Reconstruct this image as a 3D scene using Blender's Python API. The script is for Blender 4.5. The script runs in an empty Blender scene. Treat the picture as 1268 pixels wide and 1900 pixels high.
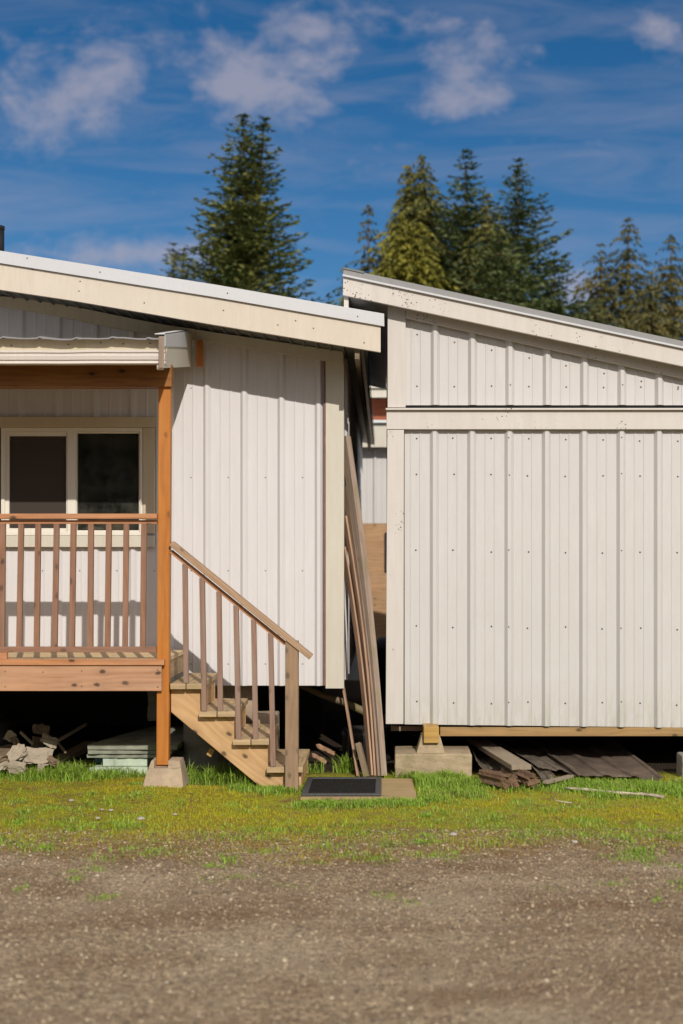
import bpy, bmesh, math, random
import numpy as np
from mathutils import Vector, Matrix
random.seed(7); rng = np.random.default_rng(7)
scene = bpy.context.scene
COL = scene.collection
F, H, VX, HY = 2640.0, 1.70, 714.0, 1040.0     # focal length (px of the photo), eye height, vanishing point
R = math.radians
def W(px, py, Y): return Vector(((px-VX)*Y/F, Y, H-(py-HY)*Y/F))
def G(px, py, z=0.0):
    Y = (H-z)*F/(py-HY); return Vector(((px-VX)*Y/F, Y, z))
def XX(px, Y): return (px-VX)*Y/F
def ZZ(py, Y): return H-(py-HY)*Y/F

# ------------------------------------------------------------------ materials
class NT:
    def __init__(s, name):
        s.m = bpy.data.materials.new(name); s.m.use_nodes = True
        s.t = s.m.node_tree; s.b = s.t.nodes['Principled BSDF']; s.out = s.t.nodes['Material Output']
    def n(s, typ, **kw):
        nd = s.t.nodes.new(typ)
        for k, v in kw.items(): setattr(nd, k, v)
        return nd
    def l(s, a, b): s.t.links.new(a, b)
    def mapping(s, src, scale):
        mp = s.n('ShaderNodeMapping'); mp.inputs['Scale'].default_value = scale; s.l(src, mp.inputs['Vector']); return mp.outputs[0]
    def noise(s, vec, scale, detail=4, rough=.55, dist=0):
        nd = s.n('ShaderNodeTexNoise'); nd.inputs['Scale'].default_value = scale; nd.inputs['Detail'].default_value = detail
        nd.inputs['Roughness'].default_value = rough; nd.inputs['Distortion'].default_value = dist
        s.l(vec, nd.inputs['Vector']); return nd.outputs['Fac']
    def ramp(s, fac, stops, interp='LINEAR'):
        nd = s.n('ShaderNodeValToRGB'); cr = nd.color_ramp; cr.interpolation = interp
        while len(cr.elements) < len(stops): cr.elements.new(.5)
        for e, (p, c) in zip(cr.elements, stops):
            e.position = p; e.color = (c, c, c, 1) if isinstance(c, (int, float)) else (*c, 1)
        s.l(fac, nd.inputs[0]); return nd.outputs[0]
    def mix(s, fac, a, b, mode='MIX'):
        nd = s.n('ShaderNodeMix', data_type='RGBA', blend_type=mode)
        for sock, v in ((nd.inputs[0], fac), (nd.inputs[6], a), (nd.inputs[7], b)):
            if isinstance(v, (int, float)): sock.default_value = v
            elif isinstance(v, tuple): sock.default_value = (*v, 1)
            else: s.l(v, sock)
        return nd.outputs[2]
    def math(s, op, a, b=None, clamp=False):
        nd = s.n('ShaderNodeMath', operation=op); nd.use_clamp = clamp
        for i, v in enumerate((a, b)):
            if v is None: continue
            if isinstance(v, (int, float)): nd.inputs[i].default_value = v
            else: s.l(v, nd.inputs[i])
        return nd.outputs[0]
    def bump(s, h, strength=.3, dist=.01):
        nd = s.n('ShaderNodeBump'); nd.inputs['Strength'].default_value = strength; nd.inputs['Distance'].default_value = dist
        s.l(h, nd.inputs['Height']); s.l(nd.outputs[0], s.b.inputs['Normal'])
    def obj(s): return s.n('ShaderNodeTexCoord').outputs['Object']
    def uv(s): return s.n('ShaderNodeTexCoord').outputs['UV']
def mul(c, k): return tuple(min(1, x*k) for x in c)

def painted(name, col, rough=.45, dirt=.12, specks=0.0, bump=.08, moss=0.0, metallic=0.0, sc=1.0, spec=.4, drip=0.0):
    t = NT(name); o = t.obj()
    n1 = t.noise(o, 1.3*sc, 5, .6); n2 = t.noise(t.mapping(o, (9*sc, 9*sc, 1.2*sc)), 2.5, 4, .6)
    c = t.mix(t.ramp(n1, [(.3, 0.0), (.75, 1.0)]), mul(col, 1-dirt*.5), mul(col, 1.04))
    c = t.mix(t.ramp(n2, [(.35, 1.0), (.62, 0.0)]), c, tuple(x*y for x, y in zip(col, (1-dirt*.55, 1-dirt*.65, 1-dirt*.8))))
    n3 = t.noise(o, 60, 3, .6)
    c = t.mix(t.math('MULTIPLY', t.ramp(n3, [(.62, 0.0), (.72, 1.0)]), .35*min(1, dirt*5)), c, mul(col, .6))
    if moss:
        nm = t.noise(t.mapping(o, (3, 3, .8)), 1.7, 5, .65)
        c = t.mix(t.math('MULTIPLY', t.ramp(nm, [(.55, 0.0), (.72, 1.0)]), moss), c, (.32, .33, .10))
    if specks:
        v = t.n('ShaderNodeTexVoronoi'); v.inputs['Scale'].default_value = 42; t.l(o, v.inputs['Vector'])
        gate = t.noise(o, 2.2, 4, .7)
        sp = t.math('MULTIPLY', t.ramp(v.outputs['Distance'], [(.20, 1.0), (.28, 0.0)]), t.ramp(gate, [(.58-.10*specks, 0.0), (.62-.10*specks, 1.0)]))
        n5 = t.noise(o, 9, 4, .7); sp = t.math('MULTIPLY', sp, t.ramp(n5, [(.46, 0.0), (.54, 1.0)]))
        c = t.mix(sp, c, (.055, .045, .035))
    if drip:   # splashed dirt and algae near the foot of the wall, rust at the eaves
        sx = t.n('ShaderNodeSeparateXYZ'); t.l(o, sx.inputs[0])
        k = t.ramp(sx.outputs[2], [(.36, 1.0), (.75, 0.0)])
        nn = t.noise(t.mapping(o, (14, 14, 2.0)), 1.6, 5, .7)
        c = t.mix(t.math('MULTIPLY', t.math('MULTIPLY', k, t.ramp(nn, [(.42, 0.0), (.62, 1.0)])), drip), c, (.30, .29, .17))
    t.l(c, t.b.inputs['Base Color'])
    t.b.inputs['Roughness'].default_value = rough; t.b.inputs['Metallic'].default_value = metallic
    t.b.inputs['Specular IOR Level'].default_value = spec
    h = t.math('ADD', t.noise(t.mapping(o, (1, 1, .7)), 26, 3, .6), t.math('MULTIPLY', t.noise(t.mapping(o, (1.6, 1, .35)), 2.2, 3, .5), 5))
    t.bump(h, bump, .006)
    return t.m

def wood(name, c1, c2, knots=.6, grey=0.0, rough=.6, bump=.35, worn=(.30, .27, .24), moss=0.0, fine=1.0):
    t = NT(name); u = t.uv(); o = t.obj()
    g = t.noise(t.mapping(u, (1.2, 42*fine, 1)), 1.0, 6, .62, .6)
    g2 = t.noise(t.mapping(u, (6, 190*fine, 1)), 1.0, 3, .6)
    # ring figure bending round knots
    v = t.n('ShaderNodeTexVoronoi', voronoi_dimensions='2D'); v.inputs['Scale'].default_value = 1.0; v.inputs['Randomness'].default_value = 1
    wv_ = t.n('ShaderNodeVectorMath', operation='ADD'); t.l(t.mapping(u, (5.2, 8.5, 1)), wv_.inputs[0]); nz_ = t.n('ShaderNodeTexNoise'); nz_.inputs['Scale'].default_value = 22; t.l(u, nz_.inputs['Vector'])
    sc_ = t.n('ShaderNodeVectorMath', operation='SCALE'); sc_.inputs['Scale'].default_value = .12; t.l(nz_.outputs['Color'], sc_.inputs[0]); t.l(sc_.outputs[0], wv_.inputs[1]); t.l(wv_.outputs[0], v.inputs['Vector'])
    d = v.outputs['Distance']
    kn = t.ramp(d, [(.04, 1.0), (.10, .7), (.15, 0.0)])
    sk_ = t.n('ShaderNodeSeparateColor'); t.l(v.outputs['Color'], sk_.inputs[0]); gate_ = t.math('GREATER_THAN', sk_.outputs[0], 1-.55*knots); kn = t.math('MULTIPLY', kn, gate_)
    halo = t.math('MULTIPLY', t.ramp(d, [(.10, 1.0), (.42, 0.0)]), gate_)
    ring = t.n('ShaderNodeTexWave'); ring.wave_type = 'BANDS'; ring.bands_direction = 'Y'
    ring.inputs['Scale'].default_value = 6; ring.inputs['Distortion'].default_value = 14; ring.inputs['Detail'].default_value = 2; ring.inputs['Detail Scale'].default_value = .7
    t.l(t.mapping(u, (.35, 1, 1)), ring.inputs['Vector'])
    f = t.math('ADD', t.math('MULTIPLY', g, .62), t.math('MULTIPLY', ring.outputs['Fac'], .15))
    f = t.math('ADD', f, t.math('MULTIPLY', g2, .22))
    c = t.mix(t.ramp(f, [(.32, 0.0), (.72, 1.0)]), c2, c1)
    blot = t.noise(o, 3.2, 4, .6)
    c = t.mix(t.math('MULTIPLY', t.ramp(blot, [(.4, 0.0), (.7, 1.0)]), .35), c, mul(c1, 1.12))
    c = t.mix(t.math('MULTIPLY', halo, .45*knots), c, mul(c2, .8))
    c = t.mix(t.math('MULTIPLY', kn, min(1, knots+.3)), c, mul(c2, .22))
    if grey:
        gn = t.noise(t.mapping(u, (.9, 10, 1)), 1.6, 5, .65)
        c = t.mix(t.math('MULTIPLY', t.ramp(gn, [(.38, 0.0), (.62, 1.0)]), grey), c, worn)
    if moss:
        nm = t.noise(o, 5, 5, .65)
        c = t.mix(t.math('MULTIPLY', t.ramp(nm, [(.5, 0.0), (.68, 1.0)]), moss), c, (.16, .17, .04))
    crack = t.noise(t.mapping(u, (1.4, 75, 1)), 1.0, 2, .5)
    ck = t.ramp(crack, [(.27, 1.0), (.31, 0.0)])
    c = t.mix(t.math('MULTIPLY', ck, .55), c, mul(c2, .3))
    t.l(c, t.b.inputs['Base Color']); t.b.inputs['Roughness'].default_value = rough
    t.b.inputs['Specular IOR Level'].default_value = .3
    t.bump(t.math('SUBTRACT', t.math('ADD', g, g2), t.math('MULTIPLY', ck, 1.2)), bump, .003)
    return t.m

def simple(name, col, rough=.6, metallic=0.0, nscale=8, var=.25, bump=.2, spec=.4):
    t = NT(name); o = t.obj(); n = t.noise(o, nscale, 5, .6)
    t.l(t.mix(t.ramp(n, [(.3, 0.0), (.7, 1.0)]), mul(col, 1-var), mul(col, 1+var*.5)), t.b.inputs['Base Color'])
    t.b.inputs['Roughness'].default_value = rough; t.b.inputs['Metallic'].default_value = metallic; t.b.inputs['Specular IOR Level'].default_value = spec
    t.bump(t.noise(o, nscale*5, 4, .6), bump, .004)
    return t.m

def concrete(name, col, moss=.3):
    t = NT(name); o = t.obj(); a = t.noise(o, 5, 6, .65); b = t.noise(o, 45, 4, .65)
    c = t.mix(t.ramp(a, [(.32, 0.0), (.68, 1.0)]), mul(col, .7), mul(col, 1.1))
    c = t.mix(t.math('MULTIPLY', t.ramp(b, [(.55, 0.0), (.7, 1.0)]), .5), c, mul(col, .45))
    c = t.mix(t.math('MULTIPLY', t.ramp(t.noise(o, 7, 5, .7), [(.52, 0.0), (.66, 1.0)]), moss), c, (.14, .14, .05))
    t.l(c, t.b.inputs['Base Color']); t.b.inputs['Roughness'].default_value = .9
    t.bump(t.math('ADD', a, b), .6, .006); return t.m

M = {}
M['panel'] = painted('panel_white', (.635, .618, .63), .38, .05, bump=.035, spec=.45)
M['panel_right'] = painted('panel_offwhite', (.565, .55, .545), .42, .06, bump=.05, drip=.4, spec=.4)
M['cream_fascia'] = painted('cream_fascia_paint', (.61, .545, .46), .55, .10, bump=.10, sc=1.5)
M['cream_trim'] = painted('cream_trim_paint', (.58, .545, .47), .5, .10, bump=.08, moss=.10)
M['cream_moss'] = painted('cream_moss_paint', (.60, .53, .38), .55, .15, bump=.1, moss=.55)
M['window_trim'] = painted('window_trim_paint', (.55, .47, .34), .55, .12, bump=.1)
M['right_trim'] = painted('right_trim_paint', (.60, .565, .535), .55, .11, bump=.12, specks=.25)
M['right_fascia'] = painted('right_fascia_paint', (.60, .56, .525), .55, .13, bump=.12, specks=1.0)
M['galv'] = painted('galvanised', (.62, .64, .66), .45, .08, metallic=.25, bump=.1, sc=4)
M['galv_bright'] = painted('galvanised_flashing', (.56, .57, .60), .5, .05, metallic=.0, bump=.1, sc=6)
M['grey_roof'] = painted('grey_roof_edge', (.26, .26, .27), .5, .2, bump=.3, sc=10)
M['soffit'] = simple('dark_soffit_metal', (.15, .16, .16), .4, .3, 5, .3, .1)
M['soffit_right'] = simple('dark_corrugated_metal', (.26, .25, .26), .38, .5, 5, .3, .1)
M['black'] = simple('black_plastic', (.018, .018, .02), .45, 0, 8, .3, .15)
M['rust_black'] = simple('black_pipe', (.02, .02, .022), .5, .3, 8, .3, .15)
M['vinyl'] = painted('vinyl_white', (.74, .70, .62), .4, .06, bump=.02)
M['gutter'] = painted('gutter_paint', (.66, .60, .56), .42, .12, bump=.06, sc=2)
M['screw'] = simple('screw_metal', (.10, .09, .08), .4, .6, 20, .2, .1)
M['cedar'] = wood('orange_cedar', (.60, .215, .042), (.36, .105, .018), .35, 0, .5, .25)
M['cedar_low'] = wood('orange_cedar_post', (.50, .19, .03), (.36, .115, .015), .2, .06, .5, .25)
M['beam'] = wood('brown_stained_beam', (.31, .13, .03), (.17, .065, .014), .9, 0, .5, .25)
M['rail_red'] = wood('reddish_baluster', (.33, .17, .10), (.19, .09, .052), .5, .45, .65, .35, worn=(.25, .17, .135))
M['rail_orange'] = wood('rail_cap_wood', (.54, .25, .115), (.36, .15, .06), .8, .15, .6, .35)
M['skirt'] = wood('knotty_rim_board', (.53, .30, .175), (.35, .18, .10), .7, .12, .6, .35)
M['deck'] = wood('yellowish_decking', (.72, .53, .30), (.52, .37, .20), .5, .2, .7, .35)
M['stair'] = wood('fresh_stair_wood', (.62, .40, .20), (.44, .255, .115), .9, .08, .62, .35)
M['tread'] = wood('weathered_tread', (.58, .41, .235), (.34, .23, .125), .6, .45, .75, .5, worn=(.34, .27, .175), moss=.35)
M['newel'] = wood('weathered_newel', (.36, .225, .13), (.20, .12, .07), .6, .5, .75, .6, worn=(.30, .225, .16))
M['handrail'] = wood('weathered_handrail', (.46, .30, .185), (.28, .17, .095), .5, .4, .7, .4, worn=(.36, .26, .19))
M['stair_bal'] = wood('greyed_stair_baluster', (.31, .185, .135), (.19, .108, .080), .4, .6, .7, .4, worn=(.29, .215, .17))
M['old_board'] = wood('old_brown_board', (.36, .255, .18), (.18, .12, .085), .3, .6, .8, .7, worn=(.24, .19, .155))
M['old_edge'] = wood('pinkish_old_board', (.48, .31, .20), (.25, .145, .09), .2, .4, .8, .7, worn=(.30, .22, .17))
M['mossy_board'] = wood('mossy_old_board', (.27, .20, .13), (.14, .10, .06), .3, .5, .8, .7, worn=(.22, .18, .13), moss=.7)
M['tall_board'] = wood('greyish_tall_board', (.40, .30, .235), (.21, .15, .11), .3, .5, .8, .7, worn=(.29, .235, .20), moss=.3)
M['sill'] = wood('sill_beam_wood', (.40, .25, .105), (.27, .16, .06), .6, .1, .7, .4)
M['yellow_wood'] = wood('yellow_blocking', (.52, .33, .09), (.36, .20, .045), .6, .1, .6, .3)
M['plank_grey'] = wood('grey_weathered_plank', (.32, .25, .18), (.20, .15, .10), .5, .6, .85, .6, worn=(.30, .26, .20))
M['ply'] = wood('tan_plywood', (.46, .28, .15), (.30, .17, .085), .35, .1, .7, .2, fine=.2)
M['redwood'] = wood('red_brown_wall', (.36, .11, .05), (.20, .05, .025), .4, 0, .6, .3)
M['slab_wood'] = wood('step_board', (.42, .30, .155), (.28, .185, .085), .4, .2, .8, .4, worn=(.36, .28, .17), moss=.15)
M['concrete'] = concrete('pale_concrete', (.44, .335, .235), .2)
M['concrete2'] = concrete('mossy_concrete', (.40, .31, .20), .35)
M['concrete_dark'] = concrete('grey_concrete', (.28, .26, .23), .15)
M['foam'] = simple('mint_foam', (.50, .58, .47), .85, 0, 7, .25, .5)
M['foam_blue'] = simple('blue_foam', (.22, .40, .45), .85, 0, 7, .25, .4)
M['foam_dirty'] = simple('dirty_foam', (.30, .31, .245), .9, 0, 6, .45, .7)
M['rubber'] = simple('mat_rubber', (.05, .052, .056), .5, 0, 30, .25, .2)
M['mat'] = simple('mat_pile', (.022, .021, .020), .95, 0, 90, .7, 1.0, spec=.1)
M['rubble'] = concrete('plaster_rubble', (.42, .35, .27), .10)
M['rubble2'] = concrete('brown_rubble', (.22, .155, .10), .15)
M['bark'] = simple('bark_brown', (.13, .085, .055), .9, 0, 14, .5, 1.2)
M['split'] = wood('split_firewood', (.22, .13, .075), (.09, .05, .03), .2, .3, .85, 1.0, worn=(.2, .15, .1))
M['bark_piece'] = simple('reddish_bark_piece', (.34, .20, .12), .9, 0, 20, .4, .6)
M['birch'] = simple('pale_stick_bark', (.50, .42, .33), .85, 0, 14, .5, .6)
M['roofing'] = simple('old_roofing_sheet', (.31, .24, .19), .62, .1, 4, .5, .4)
M['roofing2'] = simple('grey_roofing_sheet', (.36, .30, .24), .6, .15, 5, .5, .4)
M['stone'] = simple('pale_stone', (.42, .38, .33), .9, 0, 9, .3, .5)
M['ceramic'] = simple('sill_clutter', (.55, .53, .48), .5, 0, 9, .1, .1)
M['tape'] = simple('beige_roll', (.55, .47, .25), .6, 0, 9, .1, .1)
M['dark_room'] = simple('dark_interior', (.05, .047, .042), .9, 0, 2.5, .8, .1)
M['jchannel'] = simple('brown_channel', (.20, .10, .075), .6, 0, 9, .2, .1)
def glassm(name, tint, gl):
    t = NT(name); t.t.nodes.remove(t.b)
    tr = t.n('ShaderNodeBsdfTransparent'); tr.inputs[0].default_value = (*tint, 1)
    g = t.n('ShaderNodeBsdfGlossy'); g.inputs['Roughness'].default_value = .03; g.inputs[0].default_value = (1, 1, 1, 1)
    fr = t.n('ShaderNodeFresnel'); fr.inputs[0].default_value = 1.5
    mx = t.n('ShaderNodeMixShader'); t.l(t.math('MULTIPLY', fr.outputs[0], gl), mx.inputs[0]); t.l(tr.outputs[0], mx.inputs[1]); t.l(g.outputs[0], mx.inputs[2])
    # dust on the glass
    df = t.n('ShaderNodeBsdfDiffuse'); df.inputs[0].default_value = (.42, .42, .36, 1)
    dn = t.noise(t.obj(), 7, 6, .7); m2 = t.n('ShaderNodeMixShader')
    t.l(t.math('MULTIPLY', t.ramp(dn, [(.30, 0.0), (.80, 1.0)]), .13), m2.inputs[0]); t.l(mx.outputs[0], m2.inputs[1]); t.l(df.outputs[0], m2.inputs[2])
    t.l(m2.outputs[0], t.out.inputs[0]); return t.m
M['glass'] = glassm('window_glass', (.55, .56, .52), .9)
def screenm():
    t = NT('insect_screen'); t.t.nodes.remove(t.b)
    tr = t.n('ShaderNodeBsdfTransparent'); df = t.n('ShaderNodeBsdfDiffuse'); df.inputs[0].default_value = (.085, .07, .062, 1)
    mx = t.n('ShaderNodeMixShader'); mx.inputs[0].default_value = .6
    t.l(tr.outputs[0], mx.inputs[1]); t.l(df.outputs[0], mx.inputs[2]); t.l(mx.outputs[0], t.out.inputs[0]); return t.m
M['screen'] = screenm()

# ------------------------------------------------------------------ object helpers
def props(o, label, cat, group=None, kind=None):
    if label: o['label'] = label
    if cat: o['category'] = cat
    if group: o['group'] = group
    if kind: o['kind'] = kind
    return o
def thing(name, label, cat, loc=(0, 0, 0), group=None):
    o = bpy.data.objects.new(name, None); COL.objects.link(o); o.location = loc; o.empty_display_size = .2
    return props(o, label, cat, group)
def rootloc(p):
    v = Vector((0, 0, 0))
    while p is not None: v += p.location; p = p.parent
    return v
def link(name, bm, mats, parent=None, bevel=0.0, smooth=False, origin=None):
    """bm is in world coordinates; the object is placed at its parent's origin, or at its own base"""
    me = bpy.data.meshes.new(name)
    bmesh.ops.recalc_face_normals(bm, faces=bm.faces)
    if parent is None:
        if origin is None:
            xs = [v.co for v in bm.verts]; origin = Vector((sum(c.x for c in xs)/len(xs), sum(c.y for c in xs)/len(xs), min(c.z for c in xs)))
        off = Vector(origin)
    else: off = rootloc(parent)
    bmesh.ops.translate(bm, verts=bm.verts, vec=-off)
    bm.to_mesh(me); bm.free()
    if not isinstance(mats, (list, tuple)): mats = [mats]
    for m in mats: me.materials.append(m)
    o = bpy.data.objects.new(name, me); COL.objects.link(o)
    if parent is None: o.location = off
    else: o.parent = parent
    if smooth:
        for p in me.polygons: p.use_smooth = True
    if bevel:
        md = o.modifiers.new('bevel', 'BEVEL'); md.width = bevel; md.segments = 2; md.limit_method = 'ANGLE'; md.angle_limit = R(40)
    return o
def NB(): return bmesh.new()
def quaduv(bm, f, uvs):
    lay = bm.loops.layers.uv.verify()
    for lp, uv in zip(f.loops, uvs): lp[lay].uv = uv
def beam(bm, p0, p1, w, t, side=Vector((0, 1, 0)), mat=0, twist=0.0, segs=1, bow=0.0, bowdir=None):
    """a board from p0 to p1; t is its size along side, w its size across"""
    p0, p1 = Vector(p0), Vector(p1); a = (p1-p0); L = a.length; a.normalize()
    s = (side - a*side.dot(a)).normalized(); q = a.cross(s).normalized()
    if twist: mt = Matrix.Rotation(twist, 3, a); s = mt @ s; q = mt @ q
    u0 = random.random()*30; v0 = random.random()*30
    rings = []
    for i in range(segs+1):
        k = i/segs; c = p0.lerp(p1, k) + (bowdir or q)*bow*math.sin(math.pi*k)
        rings.append([bm.verts.new(c + s*(sx*t/2) + q*(qx*w/2)) for sx, qx in ((-1, -1), (1, -1), (1, 1), (-1, 1))])
    per = [0, t, t+w, 2*t+w, 2*t+2*w]
    for i in range(segs):
        for j in range(4):
            f = bm.faces.new((rings[i][j], rings[i][(j+1) % 4], rings[i+1][(j+1) % 4], rings[i+1][j])); f.material_index = mat
            ua, ub = u0+L*i/segs, u0+L*(i+1)/segs; va, vb = v0+per[j], v0+per[j+1]
            quaduv(bm, f, ((ua, va), (ua, vb), (ub, vb), (ub, va)))
    for rg, rev in ((rings[0], True), (rings[-1], False)):
        f = bm.faces.new(rg[::-1] if rev else rg); f.material_index = mat
        quaduv(bm, f, [(u0, v0), (u0+.01, v0), (u0+.01, v0+w), (u0, v0+w)])
def box(bm, x0, x1, y0, y1, z0, z1, mat=0):
    """axis-aligned, grain along the longest side"""
    c = Vector(((x0+x1)/2, (y0+y1)/2, (z0+z1)/2)); d = (abs(x1-x0), abs(y1-y0), abs(z1-z0)); k = d.index(max(d))
    if k == 0: beam(bm, (x0, c.y, c.z), (x1, c.y, c.z), d[2], d[1], Vector((0, 1, 0)), mat)
    elif k == 1: beam(bm, (c.x, y0, c.z), (c.x, y1, c.z), d[2], d[0], Vector((1, 0, 0)), mat)
    else: beam(bm, (c.x, c.y, z0), (c.x, c.y, z1), d[0], d[1], Vector((0, 1, 0)), mat)
def pbox(bm, px0, px1, py0, py1, Y0, Y1, mat=0):
    box(bm, XX(px0, Y0), XX(px1, Y0), Y0, Y1, ZZ(py1, Y0), ZZ(py0, Y0), mat)
def poly(bm, pts, Y0, Y1, mat=0, ang=0.0):
    """outline given as (x, z) metres, extruded in depth"""
    u0 = random.random()*30; v0 = random.random()*30; ca, sa = math.cos(ang), math.sin(ang)
    a = [bm.verts.new((x, Y0, z)) for x, z in pts]; b = [bm.verts.new((x, Y1, z)) for x, z in pts]
    def U(v): return (u0+v.co.x*ca+v.co.z*sa, v0-v.co.x*sa+v.co.z*ca)
    for vs in (a, b[::-1]):
        f = bm.faces.new(vs); f.material_index = mat; quaduv(bm, f, [U(v) for v in vs])
    n = len(pts)
    for i in range(n):
        j = (i+1) % n; f = bm.faces.new((a[i], b[i], b[j], a[j])); f.material_index = mat
        L = (a[i].co-a[j].co).length; q = v0+5+i
        quaduv(bm, f, ((u0, q), (u0, q+(Y1-Y0)), (u0+L, q+(Y1-Y0)), (u0+L, q)) if L > Y1-Y0 else ((u0, q), (u0+(Y1-Y0), q), (u0+(Y1-Y0), q+L), (u0, q+L)))
def ppoly(bm, pts, Y0, Y1, mat=0, ang=0.0): poly(bm, [(XX(x, Y0), ZZ(y, Y0)) for x, y in pts], Y0, Y1, mat, ang)
def lathe(bm, c, prof, n=24, mat=0, sy=1.0):
    rings = []
    for r, z in prof: rings.append([bm.verts.new((c[0]+r*math.cos(2*math.pi*i/n), c[1]+sy*r*math.sin(2*math.pi*i/n), c[2]+z)) for i in range(n)])
    for a, b in zip(rings, rings[1:]):
        for i in range(n): f = bm.faces.new((a[i], a[(i+1) % n], b[(i+1) % n], b[i])); f.material_index = mat; f.smooth = True
    bm.faces.new(rings[0][::-1]).material_index = mat; bm.faces.new(rings[-1]).material_index = mat
def tube(bm, pts, rad, n=8, mat=0):
    rings = []
    for i, p in enumerate(pts):
        p = Vector(p); a = (Vector(pts[min(i+1, len(pts)-1)])-Vector(pts[max(i-1, 0)])).normalized()
        s = a.orthogonal().normalized(); q = a.cross(s); r = rad[i] if isinstance(rad, (list, tuple)) else rad
        rings.append([bm.verts.new(p+s*r*math.cos(2*math.pi*j/n)+q*r*math.sin(2*math.pi*j/n)) for j in range(n)])
    for a, b in zip(rings, rings[1:]):
        best = min(range(n), key=lambda k: (a[0].co-b[k].co).length)
        for i in range(n): f = bm.faces.new((a[i], a[(i+1) % n], b[(i+1+best) % n], b[(i+best) % n])); f.material_index = mat; f.smooth = True
    bm.faces.new(rings[0][::-1]).material_index = mat; bm.faces.new(rings[-1]).material_index = mat
def interp(pts, x):
    if x <= pts[0][0]: (x0, y0), (x1, y1) = pts[0], pts[1]
    elif x >= pts[-1][0]: (x0, y0), (x1, y1) = pts[-2], pts[-1]
    else:
        for (x0, y0), (x1, y1) in zip(pts, pts[1:]):
            if x0 <= x <= x1: break
    return y0+(y1-y0)*(x-x0)/(x1-x0)
def panel(bm, x0, x1, rib0, pitch, Y, spans, rib_h=.025, half=.034, top=.012, flip=1, axis='x', minor=.0035):
    """ribbed sheet metal: spans(x) gives the (z0, z1) pieces of the sheet at x; ribs stand towards -Y"""
    prof = []
    k0 = int(math.floor((x0-rib0)/pitch))-1; k1 = int(math.ceil((x1-rib0)/pitch))+1
    for k in range(k0, k1+1):
        c = rib0+k*pitch
        prof += [(c-half, 0), (c-top, rib_h), (c+top, rib_h), (c+half, 0)]
        for m_ in (1, 2):
            cm = c+half+(pitch-2*half)*m_/3
            prof += [(cm-.011, 0), (cm-.005, minor), (cm+.005, minor), (cm+.011, 0)]
    prof = sorted(prof)
    prof = [(x0, interp(prof, x0))]+[p for p in prof if x0 < p[0] < x1]+[(x1, interp(prof, x1))]
    for (xa, da), (xb, db) in zip(prof, prof[1:]):
        for (za0, za1), (zb0, zb1) in zip(spans(xa+1e-5), spans(xb-1e-5)):
            if axis == 'x': P = ((xa, Y-da, za0), (xb, Y-db, zb0), (xb, Y-db, zb1), (xa, Y-da, za1))
            else: P = ((Y+da, xa, za0), (Y+db, xb, zb0), (Y+db, xb, zb1), (Y+da, xa, za1))
            bm.faces.new([bm.verts.new(p) for p in P])
def screw(bm, x, Y, z, r=.0065, mat=1):
    r *= .68
    n = 8
    a = [bm.verts.new((x+1.45*r*math.cos(6.2832*i/n), Y-.0005, z+1.45*r*math.sin(6.2832*i/n))) for i in range(n)]
    b = [bm.verts.new((x+.8*r*math.cos(6.2832*i/n), Y-.006, z+.8*r*math.sin(6.2832*i/n))) for i in range(n)]
    for i in range(n): bm.faces.new((a[i], a[(i+1) % n], b[(i+1) % n], b[i])).material_index = mat
    bm.faces.new(b).material_index = mat
def dup(o, loc=None):
    c = o.copy(); COL.objects.link(c)
    if loc is not None: c.location = loc
    return c

# ================================================================== LEFT BUILDING
YL = 11.71; YF = 11.05
XC = XX(638, YL)           # right corner of the left building
house = thing('metal_sided_house', 'white ribbed metal house with cream sloping fascia, behind the wooden porch and stairs', 'house', (XC, YL, 0))
ftop = [(-620, 367), (0, 465), (400, 528), (713, 582)]
fmid = [(-620, 390), (0, 488.5), (400, 552), (713, 606)]
fbot = [(-620, 438), (0, 537.5), (130, 557), (400, 603), (707, 654)]
wbot = ZZ(1272, YL)
WX0 = -5.2
def rooftop(x, Y=YL):      # underside height of the roof at x (building coordinates)
    px = VX+x*F/YF; return ZZ(interp(fbot, px), YF)+.045
wx0, wx1 = XX(-110, YL), XX(266, YL); wz0, wz1 = ZZ(992, YL), ZZ(792, YL)
def spansL(x):
    t_ = rooftop(x)-.02
    if wx0 < x < wx1: return [(wbot, wz0), (wz1, t_)]
    return [(wbot, t_)]
bm = NB()
pitchL = 68.9*YL/F; rib0 = XX(385, YL)
panel(bm, WX0, wx0, rib0, pitchL, YL, spansL); panel(bm, wx0, wx1, rib0, pitchL, YL, spansL); panel(bm, wx1, XX(603, YL), rib0, pitchL, YL, spansL)
for k in range(-9, 4):
    for py in (886, 1059, 1232):
        px = 424+68.9*k-69
        if px > 600 or (px < 270 and 770 < py < 1000): continue
        screw(bm, XX(px, YL), YL, ZZ(py, YL), .0055)
    if 350 < 424+68.9*k-69 < 360: screw(bm, XX(355, YL), YL, ZZ(720, YL), .005)
link('wall', bm, [M['panel'], M['screw']], house)
# side wall, back wall, floor
bm = NB(); YB = 20.2
panel(bm, YL+.02, YB, YL+.25, .305, XC, lambda y: [(wbot+.03, rooftop(XC)-.02)], axis='y')
link('side_wall', bm, M['panel'], house)
bm = NB(); box(bm, WX0, XC-.02, YL+.06, YB, wbot+.02, wbot+.12); link('floor', bm, M['old_board'], house)
bm = NB(); box(bm, WX0, XC-.02, YB, YB+.05, 0, rooftop(XC)-.05); link('back_wall', bm, M['panel'], house)
bm = NB(); box(bm, WX0, XC-.3, 14.6, 14.65, 0, wbot+.01); link('underfloor_blackout', bm, M['black'], house)  # black sheet added under the floor to keep the crawl space dark
bm = NB(); box(bm, WX0, WX0+.05, YL+.03, YB, .0, 3.5); link('end_wall', bm, M['panel'], house)
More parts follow.
